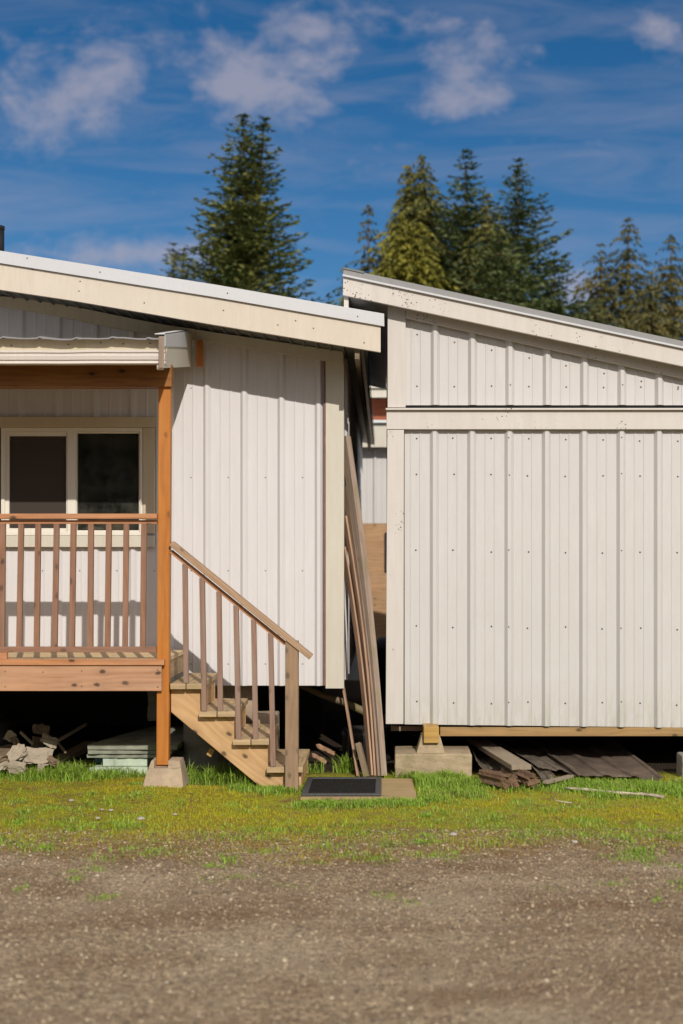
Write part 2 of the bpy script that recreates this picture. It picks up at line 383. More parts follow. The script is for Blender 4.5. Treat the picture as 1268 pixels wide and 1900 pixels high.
# corner trim, channel, rake trim
bm = NB(); pbox(bm, 604.5, 638.5, 660, 1277.5, YL-.045, YL-.008); box(bm, XC-.018, XC+.004, YL-.008, YL+.10, ZZ(1277, YL), ZZ(655, YL)); link('corner_trim', bm, M['cream_trim'], house, .002)
bm = NB(); pbox(bm, 600.5, 604, 665, 1272, YL-.035, YL-.002); link('channel', bm, M['jchannel'], house)
bm = NB(); ppoly(bm, [(364.5, 611.5), (637, 652), (637.5, 675), (365, 630)], YL-.075, YL-.047); link('rake_trim', bm, M['cream_trim'], house, .002)
bm = NB()
top = [(-420, 500), (0, 549), (60, 555), (150, 571), (250, 592), (310, 603), (363.5, 611)]
bot = [(363.5, 632), (290, 621), (230, 612), (170, 600), (80, 581), (0, 568), (-420, 520)]
ppoly(bm, top+bot, YL-.075, YL-.047); link('rake_trim', bm, M['cream_moss'], house, .002)
# fascia + flashing
bm = NB()
fb = [(-620, 392), (0, 489), (400, 552.5), (706.5, 605)]
ppoly(bm, fb+[(706.5, 653.5), (400, 603), (130, 557), (0, 537.5), (-620, 439)], YF, YF+.04, ang=-.165)
for px, py in ((149, 522), (147, 540), (415, 576), (516, 603), (582, 609), (676, 636), (268, 562), (60, 500), (549, 595)):
    screw(bm, XX(px, YF), YF, ZZ(py, YF), .006)
link('fascia', bm, [M['cream_fascia'], M['screw']], house, .002)
bm = NB()
ppoly(bm, ftop+[(713.5, 605.5), (400, 551.5), (0, 488), (-620, 390)], YF-.022, YF-.004)
for px, py in ((187, 506), (423, 545), (664, 588), (52, 480)): screw(bm, XX(px, YF), YF-.022, ZZ(py, YF), .006)
link('roof_flashing', bm, [M['galv_bright'], M['screw']], house, .0015)
# roof sheet and dark soffit with ribs running back
bm = NB()
def roofz(x): return ZZ(interp(ftop, VX+x*F/YF), YF)-.012
XE = -.15
xs = [WX0-.3+i*.05 for i in range(int((XE+.0-(WX0-.3))/.05)+1)]
for x0, x1 in zip(xs, xs[1:]):
    f = bm.faces.new([bm.verts.new(p) for p in ((x0, YF+.0, roofz(x0)), (x1, YF+.0, roofz(x1)), (x1, YB+.4, roofz(x1)), (x0, YB+.4, roofz(x0)))])
link('roof', bm, M['galv'], house)
bm = NB(); prof = []
x = WX0-.3
while x < XE: prof += [(x, .0), (x+.078, .0), (x+.087, .016), (x+.099, .016)]; x += .108
prof = [p for p in prof if p[0] < XE]
for (xa, da), (xb, db) in zip(prof, prof[1:]):
    za, zb = rooftop(xa)+.0-da, rooftop(xb)+.0-db
    bm.faces.new([bm.verts.new(p) for p in ((xa, YF+.042, za), (xb, YF+.042, zb), (xb, YB+.4, zb), (xa, YB+.4, za))])
link('soffit', bm, M['soffit'], house)
# eave board along the low side, toothed roof edge, gutter
bm = NB(); beam(bm, (-.215, YF+.05, rooftop(-.215)-.06), (-.215, YB+.3, rooftop(-.215)-.06), .12, .036, Vector((1, 0, 0))); link('eave_board', bm, M['mossy_board'], house, .002)
bm = NB()
y = YF+.05
while y < YB+.3:
    z = rooftop(-.15)
    bm.faces.new([bm.verts.new(p) for p in ((XE-.03, y, z), (XE+.01, y, z-.03), (XE+.01, y+.04, z-.03), (XE-.03, y+.04, z))])
    bm.faces.new([bm.verts.new(p) for p in ((XE+.01, y, z-.03), (XE+.01, y, z+.09), (XE+.01, y+.075, z+.09), (XE+.01, y+.04, z-.03))])
    y += .075
box(bm, -.195, XE, YF+.05, YB+.3, rooftop(-.15)-.01, rooftop(-.15)+.05)
link('gutter', bm, M['soffit'], house)
# window
win = bpy.data.objects.new('window', None); COL.objects.link(win); win.parent = house
win.location = Vector((XX(135, YL), YL, ZZ(990, YL)))-Vector(house.location)
bm = NB(); YW = YL-.03
def fr(bm, x0, x1, y0, y1, t_, Ya, Yb):   # picture-frame of four bars (t_: l, r, top, bottom in px)
    l, r, tt, b = t_
    pbox(bm, x0, x0+l, y0, y1, Ya, Yb); pbox(bm, x1-r, x1, y0, y1, Ya, Yb)
    pbox(bm, x0+l, x1-r, y0, y0+tt, Ya, Yb); pbox(bm, x0+l, x1-r, y1-b, y1, Ya, Yb)
fr(bm, 2, 265, 793.5, 993, (7, 5, 7, 6), YW-.012, YL+.06)
pbox(bm, 125, 141, 800, 987.5, YW-.004, YL+.05)
link('frame', bm, M['vinyl'], win, .003)
bm = NB(); fr(bm, 9.5, 124.5, 801, 987, (8, 1.5, 8, 7), YW+.006, YL+.045); link('sash', bm, M['vinyl'], win, .002)
bm = NB(); fr(bm, 141.5, 259.5, 801, 987, (1.5, 1.5, 3, 3), YW+.006, YL+.045); link('sash', bm, M['vinyl'], win, .002)
bm = NB(); pbox(bm, 142, 144, 889, 903, YW-.006, YW+.004); link('latch', bm, M['vinyl'], win)
bm = NB(); pbox(bm, 18, 122.5, 810, 979, YW+.022, YW+.024); o = link('insect_screen', bm, M['screen'], win)
bm = NB(); pbox(bm, 17.6, 123.5, 808, 981, YW+.05, YW+.054); link('pane', bm, M['glass'], win)
bm = NB(); pbox(bm, 143, 258, 804, 984, YW+.034, YW+.038); link('pane', bm, M['glass'], win)
bm = NB(); pbox(bm, -112, 288, 773, 793, YL-.055, YL-.02); pbox(bm, 265.5, 287, 793.5, 990, YL-.05, YL-.02); link('casing', bm, M['window_trim'], win, .003)
bm = NB(); pbox(bm, -112, 286, 993.5, 1015, YL-.06, YL-.02); link('sill', bm, M['cream_trim'], win, .003)
# room behind the glass
bm = NB()
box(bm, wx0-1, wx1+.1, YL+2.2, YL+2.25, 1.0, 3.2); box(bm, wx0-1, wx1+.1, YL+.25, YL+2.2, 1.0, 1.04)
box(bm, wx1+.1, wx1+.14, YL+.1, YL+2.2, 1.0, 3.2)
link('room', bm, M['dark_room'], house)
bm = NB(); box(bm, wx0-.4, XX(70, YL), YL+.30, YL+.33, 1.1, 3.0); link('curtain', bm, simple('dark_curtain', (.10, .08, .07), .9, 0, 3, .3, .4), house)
# things on the sill inside
z0 = ZZ(984, YL+.05)
bm = NB(); c = (XX(219.5, YL+.13), YL+.13, z0-.0); lathe(bm, c, [(.04, 0), (.046, .01), (.046, .045), (.04, .052)], 20)
props(link('tape_roll', bm, M['tape'], None), 'yellowish roll standing on the window sill inside the right pane', 'roll')
bm = NB(); c = (XX(172, YL+.16), YL+.16, z0)
lathe(bm, c, [(.03, 0), (.09, .012), (.085, .022), (.05, .03), (.02, .034)], 20)
props(link('dish', bm, M['ceramic'], None), 'small white dish upside down on the window sill inside', 'dish')
# stove pipe on the roof
bm = NB(); c = W(-5, 466, 12.6); lathe(bm, (c.x, c.y, c.z-.1), [(.062, 0), (.062, .31)], 20); lathe(bm, (c.x, c.y, c.z+.19), [(.066, 0), (.066, .03)], 20)
link('chimney_pipe', bm, M['rust_black'], house)

# ================================================================== PORCH
YD = 10.5
porch = thing('covered_porch', 'orange cedar porch with railing, gutter and rain-stained roof edge in front of the window', 'porch', (XX(305, YD), YD, 0))
LX = -420
bm = NB(); beam(bm, W(303.3, 1418, YD+.045), W(307.4, 716, YD+.045), .0895, .09); link('post', bm, M['cedar_low'], porch, .004)
bm = NB(); beam(bm, (-4.45, YD+.045, 0), (-4.45, YD+.045, 2.95), .0895, .09); link('post', bm, M['cedar_low'], porch, .004)
bm = NB(); pbox(bm, LX, 318.5, 676, 717.5, YD-.03, YD+.06); pbox(bm, LX, 297, 690, 721, YD+.062, YD+.10); link('beam', bm, M['beam'], porch, .003)
bm = NB(); pbox(bm, LX, 300, 1235.5, 1282, YD-.04, YD-.002)
for px, py in ((293, 1243), (293, 1275), (10, 1246), (10, 1274), (152, 1245), (152, 1273), (80, 1247)): screw(bm, XX(px, YD-.04), YD-.04, ZZ(py, YD-.04), .005)
link('rim_board', bm, [M['skirt'], M['screw']], porch, .003)
bm = NB(); pbox(bm, LX, 305, 1223.5, 1234.5, YD-.055, YD+.0); link('nosing_board', bm, M['rail_orange'], porch, .003)
ZD = ZZ(1222.5, YD+.04)
bm = NB(); y = YD+.03; i = 0
while y < YL-.09:
    box(bm, -4.6, -1.635, y, y+.135, ZD-.035, ZD); y += .141
box(bm, -4.6, -1.68, YD+.0, YD+.026, ZD-.035, ZD)
link('decking', bm, M['deck'], porch, .003)
bm = NB(); box(bm, -1.68, -1.642, YD+.10, YL-.09, .795, ZD-.037); link('rim_board', bm, M['tread'], porch, .003)
bm = NB(); box(bm, -5.0, -1.69, YL-.13, YL-.09, ZD-.2, ZD-.04); link('ledger', bm, M['skirt'], porch)
bm = NB(); pbox(bm, LX, 291, 1200, 1210.5, YD+.01, YD+.048); o = link('bottom_rail', bm, M['rail_red'], porch, .003)
bm = NB(); pbox(bm, LX, 291.5, 953, 962.5, YD-.03, YD+.09); link('top_rail', bm, M['rail_orange'], porch, .003)
bm = NB(); pbox(bm, LX, 291.5, 965, 972, YD+.012, YD+.05); link('under_rail', bm, M['rail_orange'], porch, .002)
tops = [6, 40, 71.5, 105.7, 137, 169.4, 202.7, 235, 267.8]; bots = [4.3, 36, 68.6, 102, 134, 168, 199.8, 232.5, 265.5]
for k in range(1, 13): tops.append(6-33*k); bots.append(4.3-33*k)
for a, b in zip(tops, bots):
    bm = NB(); beam(bm, W(b, 1200, YD+.03), W(a, 972, YD+.03), .040, .036, twist=random.uniform(-.05, .05)); link('baluster', bm, M['rail_red'], porch, .0025)
# the little offcut at the far left of the deck edge
bm = NB(); pbox(bm, -12, 13, 1211, 1223, YD-.02, YD+.02); link('blocking', bm, M['rail_orange'], porch, .002)
# porch roof: cream board, gutter, corrugated sheet, side board
YP = 10.16
bm = NB(); pbox(bm, LX, 310, 628.5, 668, YP+.105, YP+.135)
for px, py in ((21, 641), (127, 639), (229, 638), (279, 637), (187, 636)): screw(bm, XX(px, YP+.1), YP+.1, ZZ(py, YP+.1), .006)
link('fascia', bm, [M['cream_moss'], M['screw']], porch, .002)
bm = NB()   # gutter: ogee trough profile swept along x
prof = [(.10, 649), (.0, 649.5), (.0, 653.5), (.012, 655), (.012, 658), (.004, 660), (.010, 667), (.022, 668.5), (.018, 673.5), (.10, 674)]
n = 60; rows = []
for i in range(n+1):
    px = LX+(306-LX)*i/n; wob = .9*math.sin(px*.021)+.5*math.sin(px*.057+1)
    rows.append([bm.verts.new((XX(px, YP), YP+dy, ZZ(py+wob*(.6 if py < 660 else .25), YP))) for dy, py in prof])
for a, b in zip(rows, rows[1:]):
    for j in range(len(prof)-1): bm.faces.new((a[j], b[j], b[j+1], a[j+1]))
bm.faces.new(rows[-1])
link('gutter', bm, M['gutter'], porch)
bm = NB(); c = W(297.5, 686, YP+.055); lathe(bm, c, [(.023, 0), (.026, .004), (.026, .055)], 16); link('downspout_outlet', bm, M['gutter'], porch, smooth=False)
SX = -1.575; zf1, zf0 = ZZ(622, YP), ZZ(683, YP); zb1 = ZZ(617, YL)-.01
bm = NB(); n = 220; rows = []
for i in range(n+1):
    X = -5.0+(SX-.01+5.0)*i/n; ph = (X/.26) % 1.0
    rib = .012*max(0, 1-abs(ph-.5)/.07)+.004*math.sin(X*9)+.003*math.sin(X*23+1)
    rows.append([bm.verts.new((X, YP+.02, zf1-.026+rib)), bm.verts.new((X, YP+.02, zf1-.016+rib)), bm.verts.new((X, YL-.08, zf1+.17+rib)), bm.verts.new((X, YL-.08, zf1+.16+rib))])
for a, b in zip(rows, rows[1:]):
    for j in range(4): bm.faces.new((a[j], b[j], b[(j+1) % 4], a[(j+1) % 4]))
link('roof_sheet', bm, M['grey_roof'], porch)
bm = NB()
def side(x0, x1, Y0, Y1, za0, za1, zb0, zb1_):
    sh = 0.0
    vs = [bm.verts.new(p) for p in ((x0, Y0, za0), (x1, Y0, za0), (x1, Y0, za1), (x0, Y0, za1), (x0+sh, Y1, zb0), (x1+sh, Y1, zb0), (x1+sh, Y1, zb1_), (x0+sh, Y1, zb1_))]
    for q in ((0, 1, 2, 3), (5, 4, 7, 6), (1, 5, 6, 2), (4, 0, 3, 7), (3, 2, 6, 7), (0, 4, 5, 1)): bm.faces.new([vs[k] for k in q])
ZB_ = zf1-.01+(zb1-zf1)*.62
side(SX-.036, SX, YP+.0, YL-.08, zf0, zf1-.01, zf0+.21, zb1)
link('side_fascia', bm, M['cream_trim'], porch, .002)
bm = NB(); box(bm, SX-.038, SX-.001, YP-.006, YP-.001, zf0+.002, zf1-.012); link('end_grain', bm, M['old_board'], porch)
bm = NB(); side(SX+.002, SX+.006, YP+.02, YL-.35, ZZ(642, YP), zf1+.016, ZZ(642, YP)+.17, zb1-.025)
side(SX-.07, SX+.006, YP+.02, YL-.35, zf1+.010, zf1+.016, zb1-.033, zb1-.025)
link('side_flashing', bm, M['galv'], porch)
bm = NB(); pbox(bm, 364.5, 376, 631, 680, YL-.13, YL-.09); link('rafter_end', bm, M['cedar'], porch, .002)
bm = NB(); box(bm, -5, SX-.06, YD+.12, YD+.55, 3.20, 3.22); o = link('ceiling', bm, M['deck'], porch)

# pier under the post
def pier(name, label, px0, px1, py1, tx0, tx1, ty, Y, depth, mat, slot=None, group=None):
    bm = NB()
    x0, x1 = XX(px0, Y), XX(px1, Y); a0, a1 = XX(tx0, Y), XX(tx1, Y); z0 = max(0.0, ZZ(py1, Y)-.01); z1 = ZZ(ty, Y); ins = (depth*.17)
    def fru(xa, xb, xc, xd, zl, zh, ya, yb, yc, yd_):
        v = [bm.verts.new(p) for p in ((xa, ya, zl), (xb, ya, zl), (xb, yb, zl), (xa, yb, zl), (xc, yc, zh), (xd, yc, zh), (xd, yd_, zh), (xc, yd_, zh))]
        for q in ((0, 3, 2, 1), (4, 5, 6, 7), (0, 1, 5, 4), (1, 2, 6, 5), (2, 3, 7, 6), (3, 0, 4, 7)): bm.faces.new([v[k] for k in q])
    if not slot: fru(x0, x1, a0, a1, z0, z1, Y, Y+depth, Y+ins, Y+depth-ins)
    else:
        s0, s1, zs = slot; zm = z1-zs; k = (zm-z0)/(z1-z0)
        m0, m1 = x0+(a0-x0)*k, x1+(a1-x1)*k; yi = ins*k
        fru(x0, x1, m0, m1, z0, zm, Y, Y+depth, Y+yi, Y+depth-yi)
        fru(m0, s0, a0, s0, zm+.0005, z1, Y+yi, Y+depth-yi, Y+ins, Y+depth-ins)
        fru(s1, m1, s1, a1, zm+.0005, z1, Y+yi, Y+depth-yi, Y+ins, Y+depth-ins)
    bmesh.ops.subdivide_edges(bm, edges=bm.edges, cuts=3, use_grid_fill=True)
    for v in bm.verts: v.co += Vector((random.uniform(-1, 1), random.uniform(-1, 1), random.uniform(-1, 1)))*.0018
    return props(link(name, bm, mat, None, .006), label, 'concrete block', group)
pier('pier_block', 'tapered pale concrete pier block carrying the porch post, slotted on top', 263, 341, 1460, 279, 332, 1413, 10.36, .30, M['concrete'], (XX(303, YD)-.05, XX(303, YD)+.05, .055))

# ================================================================== STAIRS
st = thing('wooden_staircase', 'four-step wooden staircase with slanting handrail going down from the porch', 'stairs', (XX(440, YD), YD, 0))
TR = [(316, 374.5, 1268.5), (369, 436.5, 1320), (432, 499.5, 1372), (495, 562, 1423.5)]
YSB = 11.52
def stepz(k): return ZZ(TR[k][2], YD)
for k, (a, b, py) in enumerate(TR):
    bm = NB(); x0, x1 = XX(a, YD), XX(b, YD); xm = (x0+x1)/2; z = stepz(k)
    box(bm, x0, xm-.003, YD, YSB, z-.042, z+random.uniform(-.002, .002)); box(bm, xm+.003, x1, YD+.004, YSB-.01, z-.042, z)
    link('tread', bm, M['tread'], st, .004)
    bm = NB(); zl = (stepz(k+1)+.001) if k < 3 else .01
    box(bm, x1-.050, x1-.016, YD+.110, YSB-.104, zl, z-.044); link('riser', bm, M['stair'], st, .002)
z = [stepz(k)-.0435 for k in range(4)]; xr = [XX(b, YD)-.014 for a, b, p in TR]
outline = [(XX(315, YD), z[0]), (xr[0], z[0]), (xr[0], z[1]), (xr[1], z[1]), (xr[1], z[2]), (xr[2], z[2]), (xr[2], z[3]), (xr[3], z[3]), (xr[3], -.02), (XX(493, YD), -.02), (XX(315, YD), ZZ(1323, YD))]
for Y0, Y1 in ((YD+.07, YD+.108), (YSB-.10, YSB-.062)):
    bm = NB(); poly(bm, outline, Y0, Y1, ang=-.68); link('stringer', bm, M['stair'], st, .003)
bm = NB(); box(bm, XX(530, YD), XX(554, YD), YD-.03, YD+.065, 0, ZZ(1189, YD)); link('newel_post', bm, M['newel'], st, .004)
bm = NB(); beam(bm, W(319, 1008, YD+.02), W(578, 1219, YD+.02), .040, .13); link('handrail', bm, M['handrail'], st, .005)
bm = NB(); beam(bm, W(318, 1023, YD+.025), W(530, 1194.5, YD+.025), .030, .036); link('under_rail', bm, M['rail_orange'], st, .002)
for tx, bx, by in ((343.7, 346, 1267), (375.4, 379.5, 1319), (406.6, 409.6, 1319), (438.4, 443.2, 1371), (471, 475, 1371), (502.4, 507.6, 1422)):
    ty = 1020+(tx-317)*.8075+5
    bm = NB(); beam(bm, W(bx, by, YD+.022), W(tx, ty, YD+.022), .038, .036, twist=random.uniform(-.06, .06)); link('baluster', bm, M['stair_bal'], st, .0025)
bm = NB(); beam(bm, W(391, 1396, YD+.2), W(396, 1388, YD+.8), .06, .04, Vector((1, 0, 0)), twist=.5); link('cross_brace', bm, M['yellow_wood'], st, .002)

# ================================================================== RIGHT BUILDING
YR = 11.5; YQ = 11.31
shed = thing('metal_sided_shed', 'white ribbed metal shed with speckled sloping fascia and cream band, on the right', 'shed', (XX(719, YR), YR, 0))
def fl(a, b): return lambda px: a[1]+(b[1]-a[1])*(px-a[0])/(b[0]-a[0])
q_top = fl((638, 498), (1268, 633)); q_mid = fl((637, 511.5), (1268, 646)); q_bot = fl((719.5, 565), (1268, 680))
RX = 1850; XR1 = XX(RX, YR)
bm = NB(); ppoly(bm, [(637, q_mid(637)), (RX, q_mid(RX)), (RX, q_bot(RX)), (636.5, 547.5)], YQ, YQ+.04, ang=-.21); link('fascia', bm, M['right_fascia'], shed, .003)
bm = NB(); ppoly(bm, [(638, q_top(638)), (RX, q_top(RX)), (RX, q_mid(RX)-2.5), (637, q_mid(637)-2.5)], YQ-.012, YQ+.0); link('roof_edge', bm, M['grey_roof'], shed)
bm = NB(); ppoly(bm, [(636, q_mid(637)-3), (RX, q_mid(RX)-3), (RX, q_mid(RX)+.5), (636, q_mid(637)+.5)], YQ-.026, YQ-.002); link('drip_edge', bm, M['galv_bright'], shed, .002)
bm = NB(); ppoly(bm, [(637, 495.5), (676, 503.5), (676, 507), (637, 498.5)], YQ-.02, YQ+.5); link('ridge_cap', bm, M['soffit'], shed)
bm = NB(); ppoly(bm, [(753.5, 560), (RX, q_bot(RX)-4), (RX, q_bot(RX)+24), (1268, 702.5), (753.5, 590)], YR-.06, YR-.035); link('rake_trim', bm, M['right_trim'], shed, .002)
def roofR(x): return ZZ(q_bot(VX+x*F/YQ), YQ)+.02
YRB = 16.6
bm = NB(); x0, x1 = XX(637, YQ), XR1+.1
def topR(x): return ZZ(q_top(VX+x*F/YQ), YQ)-.01
bm.faces.new([bm.verts.new(p) for p in ((x0, YQ, topR(x0)), (x1, YQ, topR(x1)), (x1, YRB+.3, topR(x1)), (x0, YRB+.3, topR(x0)))])
link('roof', bm, M['grey_roof'], shed)
bm = NB(); xl, xr_ = XX(637, YQ)+.05, XX(719, YR)-.002
y = YQ+.042; i = 0; pf = []
while y < YRB+.3: pf += [(y, 0), (y+.03, 0), (y+.04, .014), (y+.055, .014), (y+.065, 0)]; y += .066
for (ya, da), (yb, db) in zip(pf, pf[1:]):
    if yb-ya < 1e-4: continue
    bm.faces.new([bm.verts.new(p) for p in ((xl, ya, roofR(xl)-da), (xr_, ya, roofR(xr_)-da), (xr_, yb, roofR(xr_)-db), (xl, yb, roofR(xl)-db))])
link('soffit', bm, M['soffit_right'], shed)
bm = NB(); box(bm, XX(637, YQ)+.005, XX(637, YQ)+.042, YQ+.042, YRB+.3, ZZ(571, YQ), ZZ(506, YQ)); link('eave_board', bm, M['right_trim'], shed, .002)
# walls
zb = lambda x: ZZ(1343.5+(VX+x*F/YR-719)*.0115, YR)
zt = lambda x: ZZ(interp([(753, 584), (1268, 697)], VX+x*F/YR), YR)
XL = XX(719, YR); pitchR = 69.25*YR/F; ribR = XX(808, YR)
bm = NB()
x_a = XX(751, YR)
panel(bm, x_a, XR1, ribR, pitchR, YR-.004, lambda x: [(ZZ(752, YR), max(zt(x), ZZ(751.5, YR)))], .030, .038, .014)
k = -1
while True:
    px = 774+69.25*(k+1)-0; k += 1
    if px > RX-20: break
    dy = random.uniform(-1.5, 1.5)
    ytop = interp([(774, 621), (1258, 722)], px)
    screw(bm, XX(px+random.uniform(-1, 1), YR-.004), YR-.004, ZZ(min(ytop, 745), YR), .0075)
    if px < 1290: screw(bm, XX(px, YR-.004), YR-.004, ZZ(716+dy+(px-774)*.008, YR), .0075)
    if k in (3, 6): screw(bm, XX(px-35, YR), YR-.034, ZZ(715, YR), .006)
link('upper_wall', bm, [M['panel_right'], M['screw']], shed)
bm = NB()
panel(bm, x_a, XR1, ribR-XX(714+1.5, YR), pitchR, YR, lambda x: [(zb(x), ZZ(794, YR))], .030, .038, .014)
k = 0
for k in range(16):
    px = 772.5+69.25*k
    for py in (814, 880, 1022, 1163, 1303):
        screw(bm, XX(px+random.uniform(-1.5, 1.5), YR), YR, ZZ(py+random.uniform(-2, 2)+(px-772)*.008, YR), .0075)
        if k in (3, 6, 9): screw(bm, XX(px-36+random.uniform(-1, 1), YR), YR-.030, ZZ(py+random.uniform(-3, 3)+1, YR), .006)
link('lower_wall', bm, [M['panel_right'], M['screw']], shed)
bm = NB(); poly(bm, [(XL+.01, zb(0)+.02), (XR1, zb(0)+.02), (XR1, zt(XR1)), (XL+.01, zt(XL+.01)-.02)], YR+.03, YR+.05); link('sheathing', bm, M['soffit'], shed)
bm = NB(); pbox(bm, 719.5, 753, 556, 756, YR-.05, YR-.012); link('corner_trim', bm, M['right_trim'], shed, .003)
bm = NB(); ppoly(bm, [(719, 797.5), (750, 797.5), (749, 1343.5), (716, 1343.5)], YR-.05, YR-.012, ang=math.pi/2); link('corner_trim', bm, M['right_trim'], shed, .003)
bm = NB(); pbox(bm, 717.5, RX, 761.5, 796.5, YR-.055, YR-.012); link('band_board', bm, M['right_trim'], shed, .003)
bm = NB(); pbox(bm, 716, RX, 757, 760.5, YR-.085, YR-.012); link('drip_flashing', bm, M['right_trim'], shed, .002)
bm = NB(); box(bm, XL+.002, XL+.03, YR-.01, YRB, zb(0)+.02, ZZ(556, YR)); link('side_wall', bm, M['jchannel'], shed)
bm = NB(); box(bm, XL+.03, XR1, YRB, YRB+.05, zb(0), 2.9); link('back_wall', bm, M['panel_right'], shed)
bm = NB(); pbox(bm, 817, RX, 1349.5, 1366, YR+.0, YR+.10); link('sill_beam', bm, M['sill'], shed, .003)
bm = NB(); box(bm, XL+.03, XR1, YR+.12, YRB, zb(0)-.07, zb(0)-.03); link('floor', bm, M['old_board'], shed)
bm = NB(); box(bm, XL+.3, XR1, 14.0, 14.05, 0, zb(0)); link('underfloor_blackout', bm, M['black'], shed)  # added black sheet, darkens the view under the shed
bm = NB(); box(bm, XR1-.05, XR1, YR+.1, YRB, 0, 2.4); link('end_wall', bm, M['panel_right'], shed)
bm = NB(); tube(bm, [W(745, 1347, 11.8), W(757, 1358, 11.75), W(768, 1365, 11.7), W(778, 1363, 11.7), W(783, 1350, 11.75)], .006); link('cable', bm, M['rust_black'], shed)
# supports under the shed
def block(name, label, cat, px0, px1, py0, py1, Y, depth, mat, bev=.012, jit=.003):
    bm = NB(); box(bm, XX(px0, Y), XX(px1, Y), Y, Y+depth, max(-.03, ZZ(py1, Y)), ZZ(py0, Y))
    bmesh.ops.subdivide_edges(bm, edges=bm.edges, cuts=5, use_grid_fill=True)
    for v in bm.verts: v.co += Vector((random.uniform(-1, 1), random.uniform(-1, 1), random.uniform(-1, 1)))*jit
    return props(link(name, bm, mat, None, bev), label, cat)
block('concrete_pad', 'wide mossy concrete pad in the grass under the left corner of the shed', 'concrete block', 733, 876, 1399, 1446, 11.2, .50, M['concrete2'])
pier('pier_block', 'small mossy tapered pier standing on the wide concrete pad', 772, 827, 1398.5, 783, 816, 1364, 11.26, .24, M['concrete2'])
bm = NB(); pbox(bm, 786.5, 815, 1349, 1379, 11.24, 11.7)
props(link('support_block', bm, M['yellow_wood'], None, .006), 'short yellow timber block on the pier under the shed wall', 'timber block')
block('concrete_block', 'grey concrete block at the right edge, under the shed', 'concrete block', 1266, 1340, 1402, 1448, 11.15, .22, M['concrete_dark'])

# planks, sheets and logs under the shed
def board_obj(name, label, cat, p0, p1, w, t, mat, side=Vector((0, 0, 1)), group=None, segs=1, bow=0, bev=.003, bowdir=None, twist=0):
    bm = NB(); beam(bm, p0, p1, w, t, side, segs=segs, bow=bow, bowdir=bowdir, twist=twist)
    return props(link(name, bm, mat, None, bev), label, cat, group)
board_obj('plank', 'grey weathered plank sticking out from under the shed', 'plank', G(968, 1424, .135), G(882, 1372, .16), .155, .038, M['plank_grey'])
def sheet(name, label, corners, mat, nrib=5, h=.02, curl=0.0, n=48, m_=10, th=.003, wav=.012):
    """corrugated sheet spanned by four ground corners: front-left, front-right, back-right, back-left"""
    a, b, c, d = [Vector(p) for p in corners]; bm = NB(); g = []
    for i in range(n+1):
        u = i/n; col = []
        for j in range(m_+1):
            v = j/m_; p = a.lerp(b, u).lerp(d.lerp(c, u), v)
            ph = (u*nrib+.5) % 1.0
            z_ = h*max(0, min(1, (0.16-abs(ph-.5))/.06)) + wav*math.sin(5*u+3*v)+.5*wav*math.sin(13*u+7*v)
            if curl and u < .35: z_ += curl*((.35-u)/.35)**2
            col.append(bm.verts.new(p+Vector((0, 0, z_+wav*1.5))))
        g.append(col)
    for i in range(n):
        for j in range(m_): bm.faces.new((g[i][j], g[i+1][j], g[i+1][j+1], g[i][j+1]))
    r = bmesh.ops.solidify(bm, geom=bm.faces[:], thickness=th)
    return props(link(name, bm, mat, None), label, 'metal sheet')
sheet('metal_sheet', 'curled brown metal sheet beside the concrete pad under the plank', [G(884, 1439, .01), G(942, 1432, .03), G(900, 1390, .05), G(866, 1392, .03)], M['roofing2'], 2, .01, .09)
sheet('metal_sheet', 'dark ribbed metal sheet under the middle of the shed', [G(1000, 1432, .03), G(1082, 1442, .03), G(985, 1378, .08), G(905, 1376, .10)], M['roofing2'], 2, .012)
sheet('metal_sheet', 'widest ribbed roofing sheet lying half under the shed in the grass', [G(1075, 1447, .015), G(1232, 1449, .015), G(1130, 1372, .09), G(960, 1372, .09)], M['roofing'], 3, .014, n=80)
sheet('metal_sheet', 'narrow metal strip between the logs and the dark sheet', [G(1005, 1455, .01), G(1040, 1455, .01), G(1010, 1425, .03), G(985, 1425, .03)], M['roofing2'], 2, .01)
for nm, p0, p1, r, lab in (('split_log', G(943, 1452, .06), G(897, 1441, .06), .055, 'ragged split log with a frayed end under the grey plank'),
                           ('split_log', G(990, 1450, .06), G(962, 1438, .07), .05, 'short split log right of the grey plank end'),
                           ('split_log', G(955, 1454, .045), G(935, 1436, .04), .045, 'small dark log wedged between two split logs')):
    bm = NB(); n = 22; a = (p1-p0).normalized(); s = a.orthogonal().normalized(); q = a.cross(s); rings = []
    for i in range(11):
        c = p0.lerp(p1, i/10); rings.append([bm.verts.new(c+(s*math.cos(6.283*j/n)+q*math.sin(6.283*j/n))*r*(1+.28*math.sin(j*2.3+r*90))*(random.uniform(.80, 1.12) if i in (0, 10) else random.uniform(.90, 1.05))+a*(random.uniform(-.035, .035) if i in (0, 10) else 0)) for j in range(n)])
    for A, B in zip(rings, rings[1:]):
        for j in range(n): bm.faces.new((A[j], A[(j+1) % n], B[(j+1) % n], B[j]))
    bm.faces.new(rings[0]); bm.faces.new(rings[-1])
    lay = bm.loops.layers.uv.verify()
    for f in bm.faces:
        for lp in f.loops: lp[lay].uv = ((lp.vert.co-p0).dot(a)*.6, (lp.vert.co-p0).dot(s)*2+(lp.vert.co-p0).dot(q))
    props(link(nm, bm, M['split']), lab, 'log')
bm = NB(); pts = [G(1048+ (1232-1048)*i/9, 1462+16*i/9+random.uniform(-1.2, 1.2), .02) for i in range(10)]
tube(bm, pts, [.010, .011, .012, .012, .013, .013, .012, .013, .012, .010])
props(link('stick', bm, M['birch'], smooth=True), 'long pale peeling stick lying in the grass before the shed', 'stick')
bm = NB(); tube(bm, [G(1022, 1478, .01), G(1034, 1486, .015), G(1062, 1490, .01)], .004)
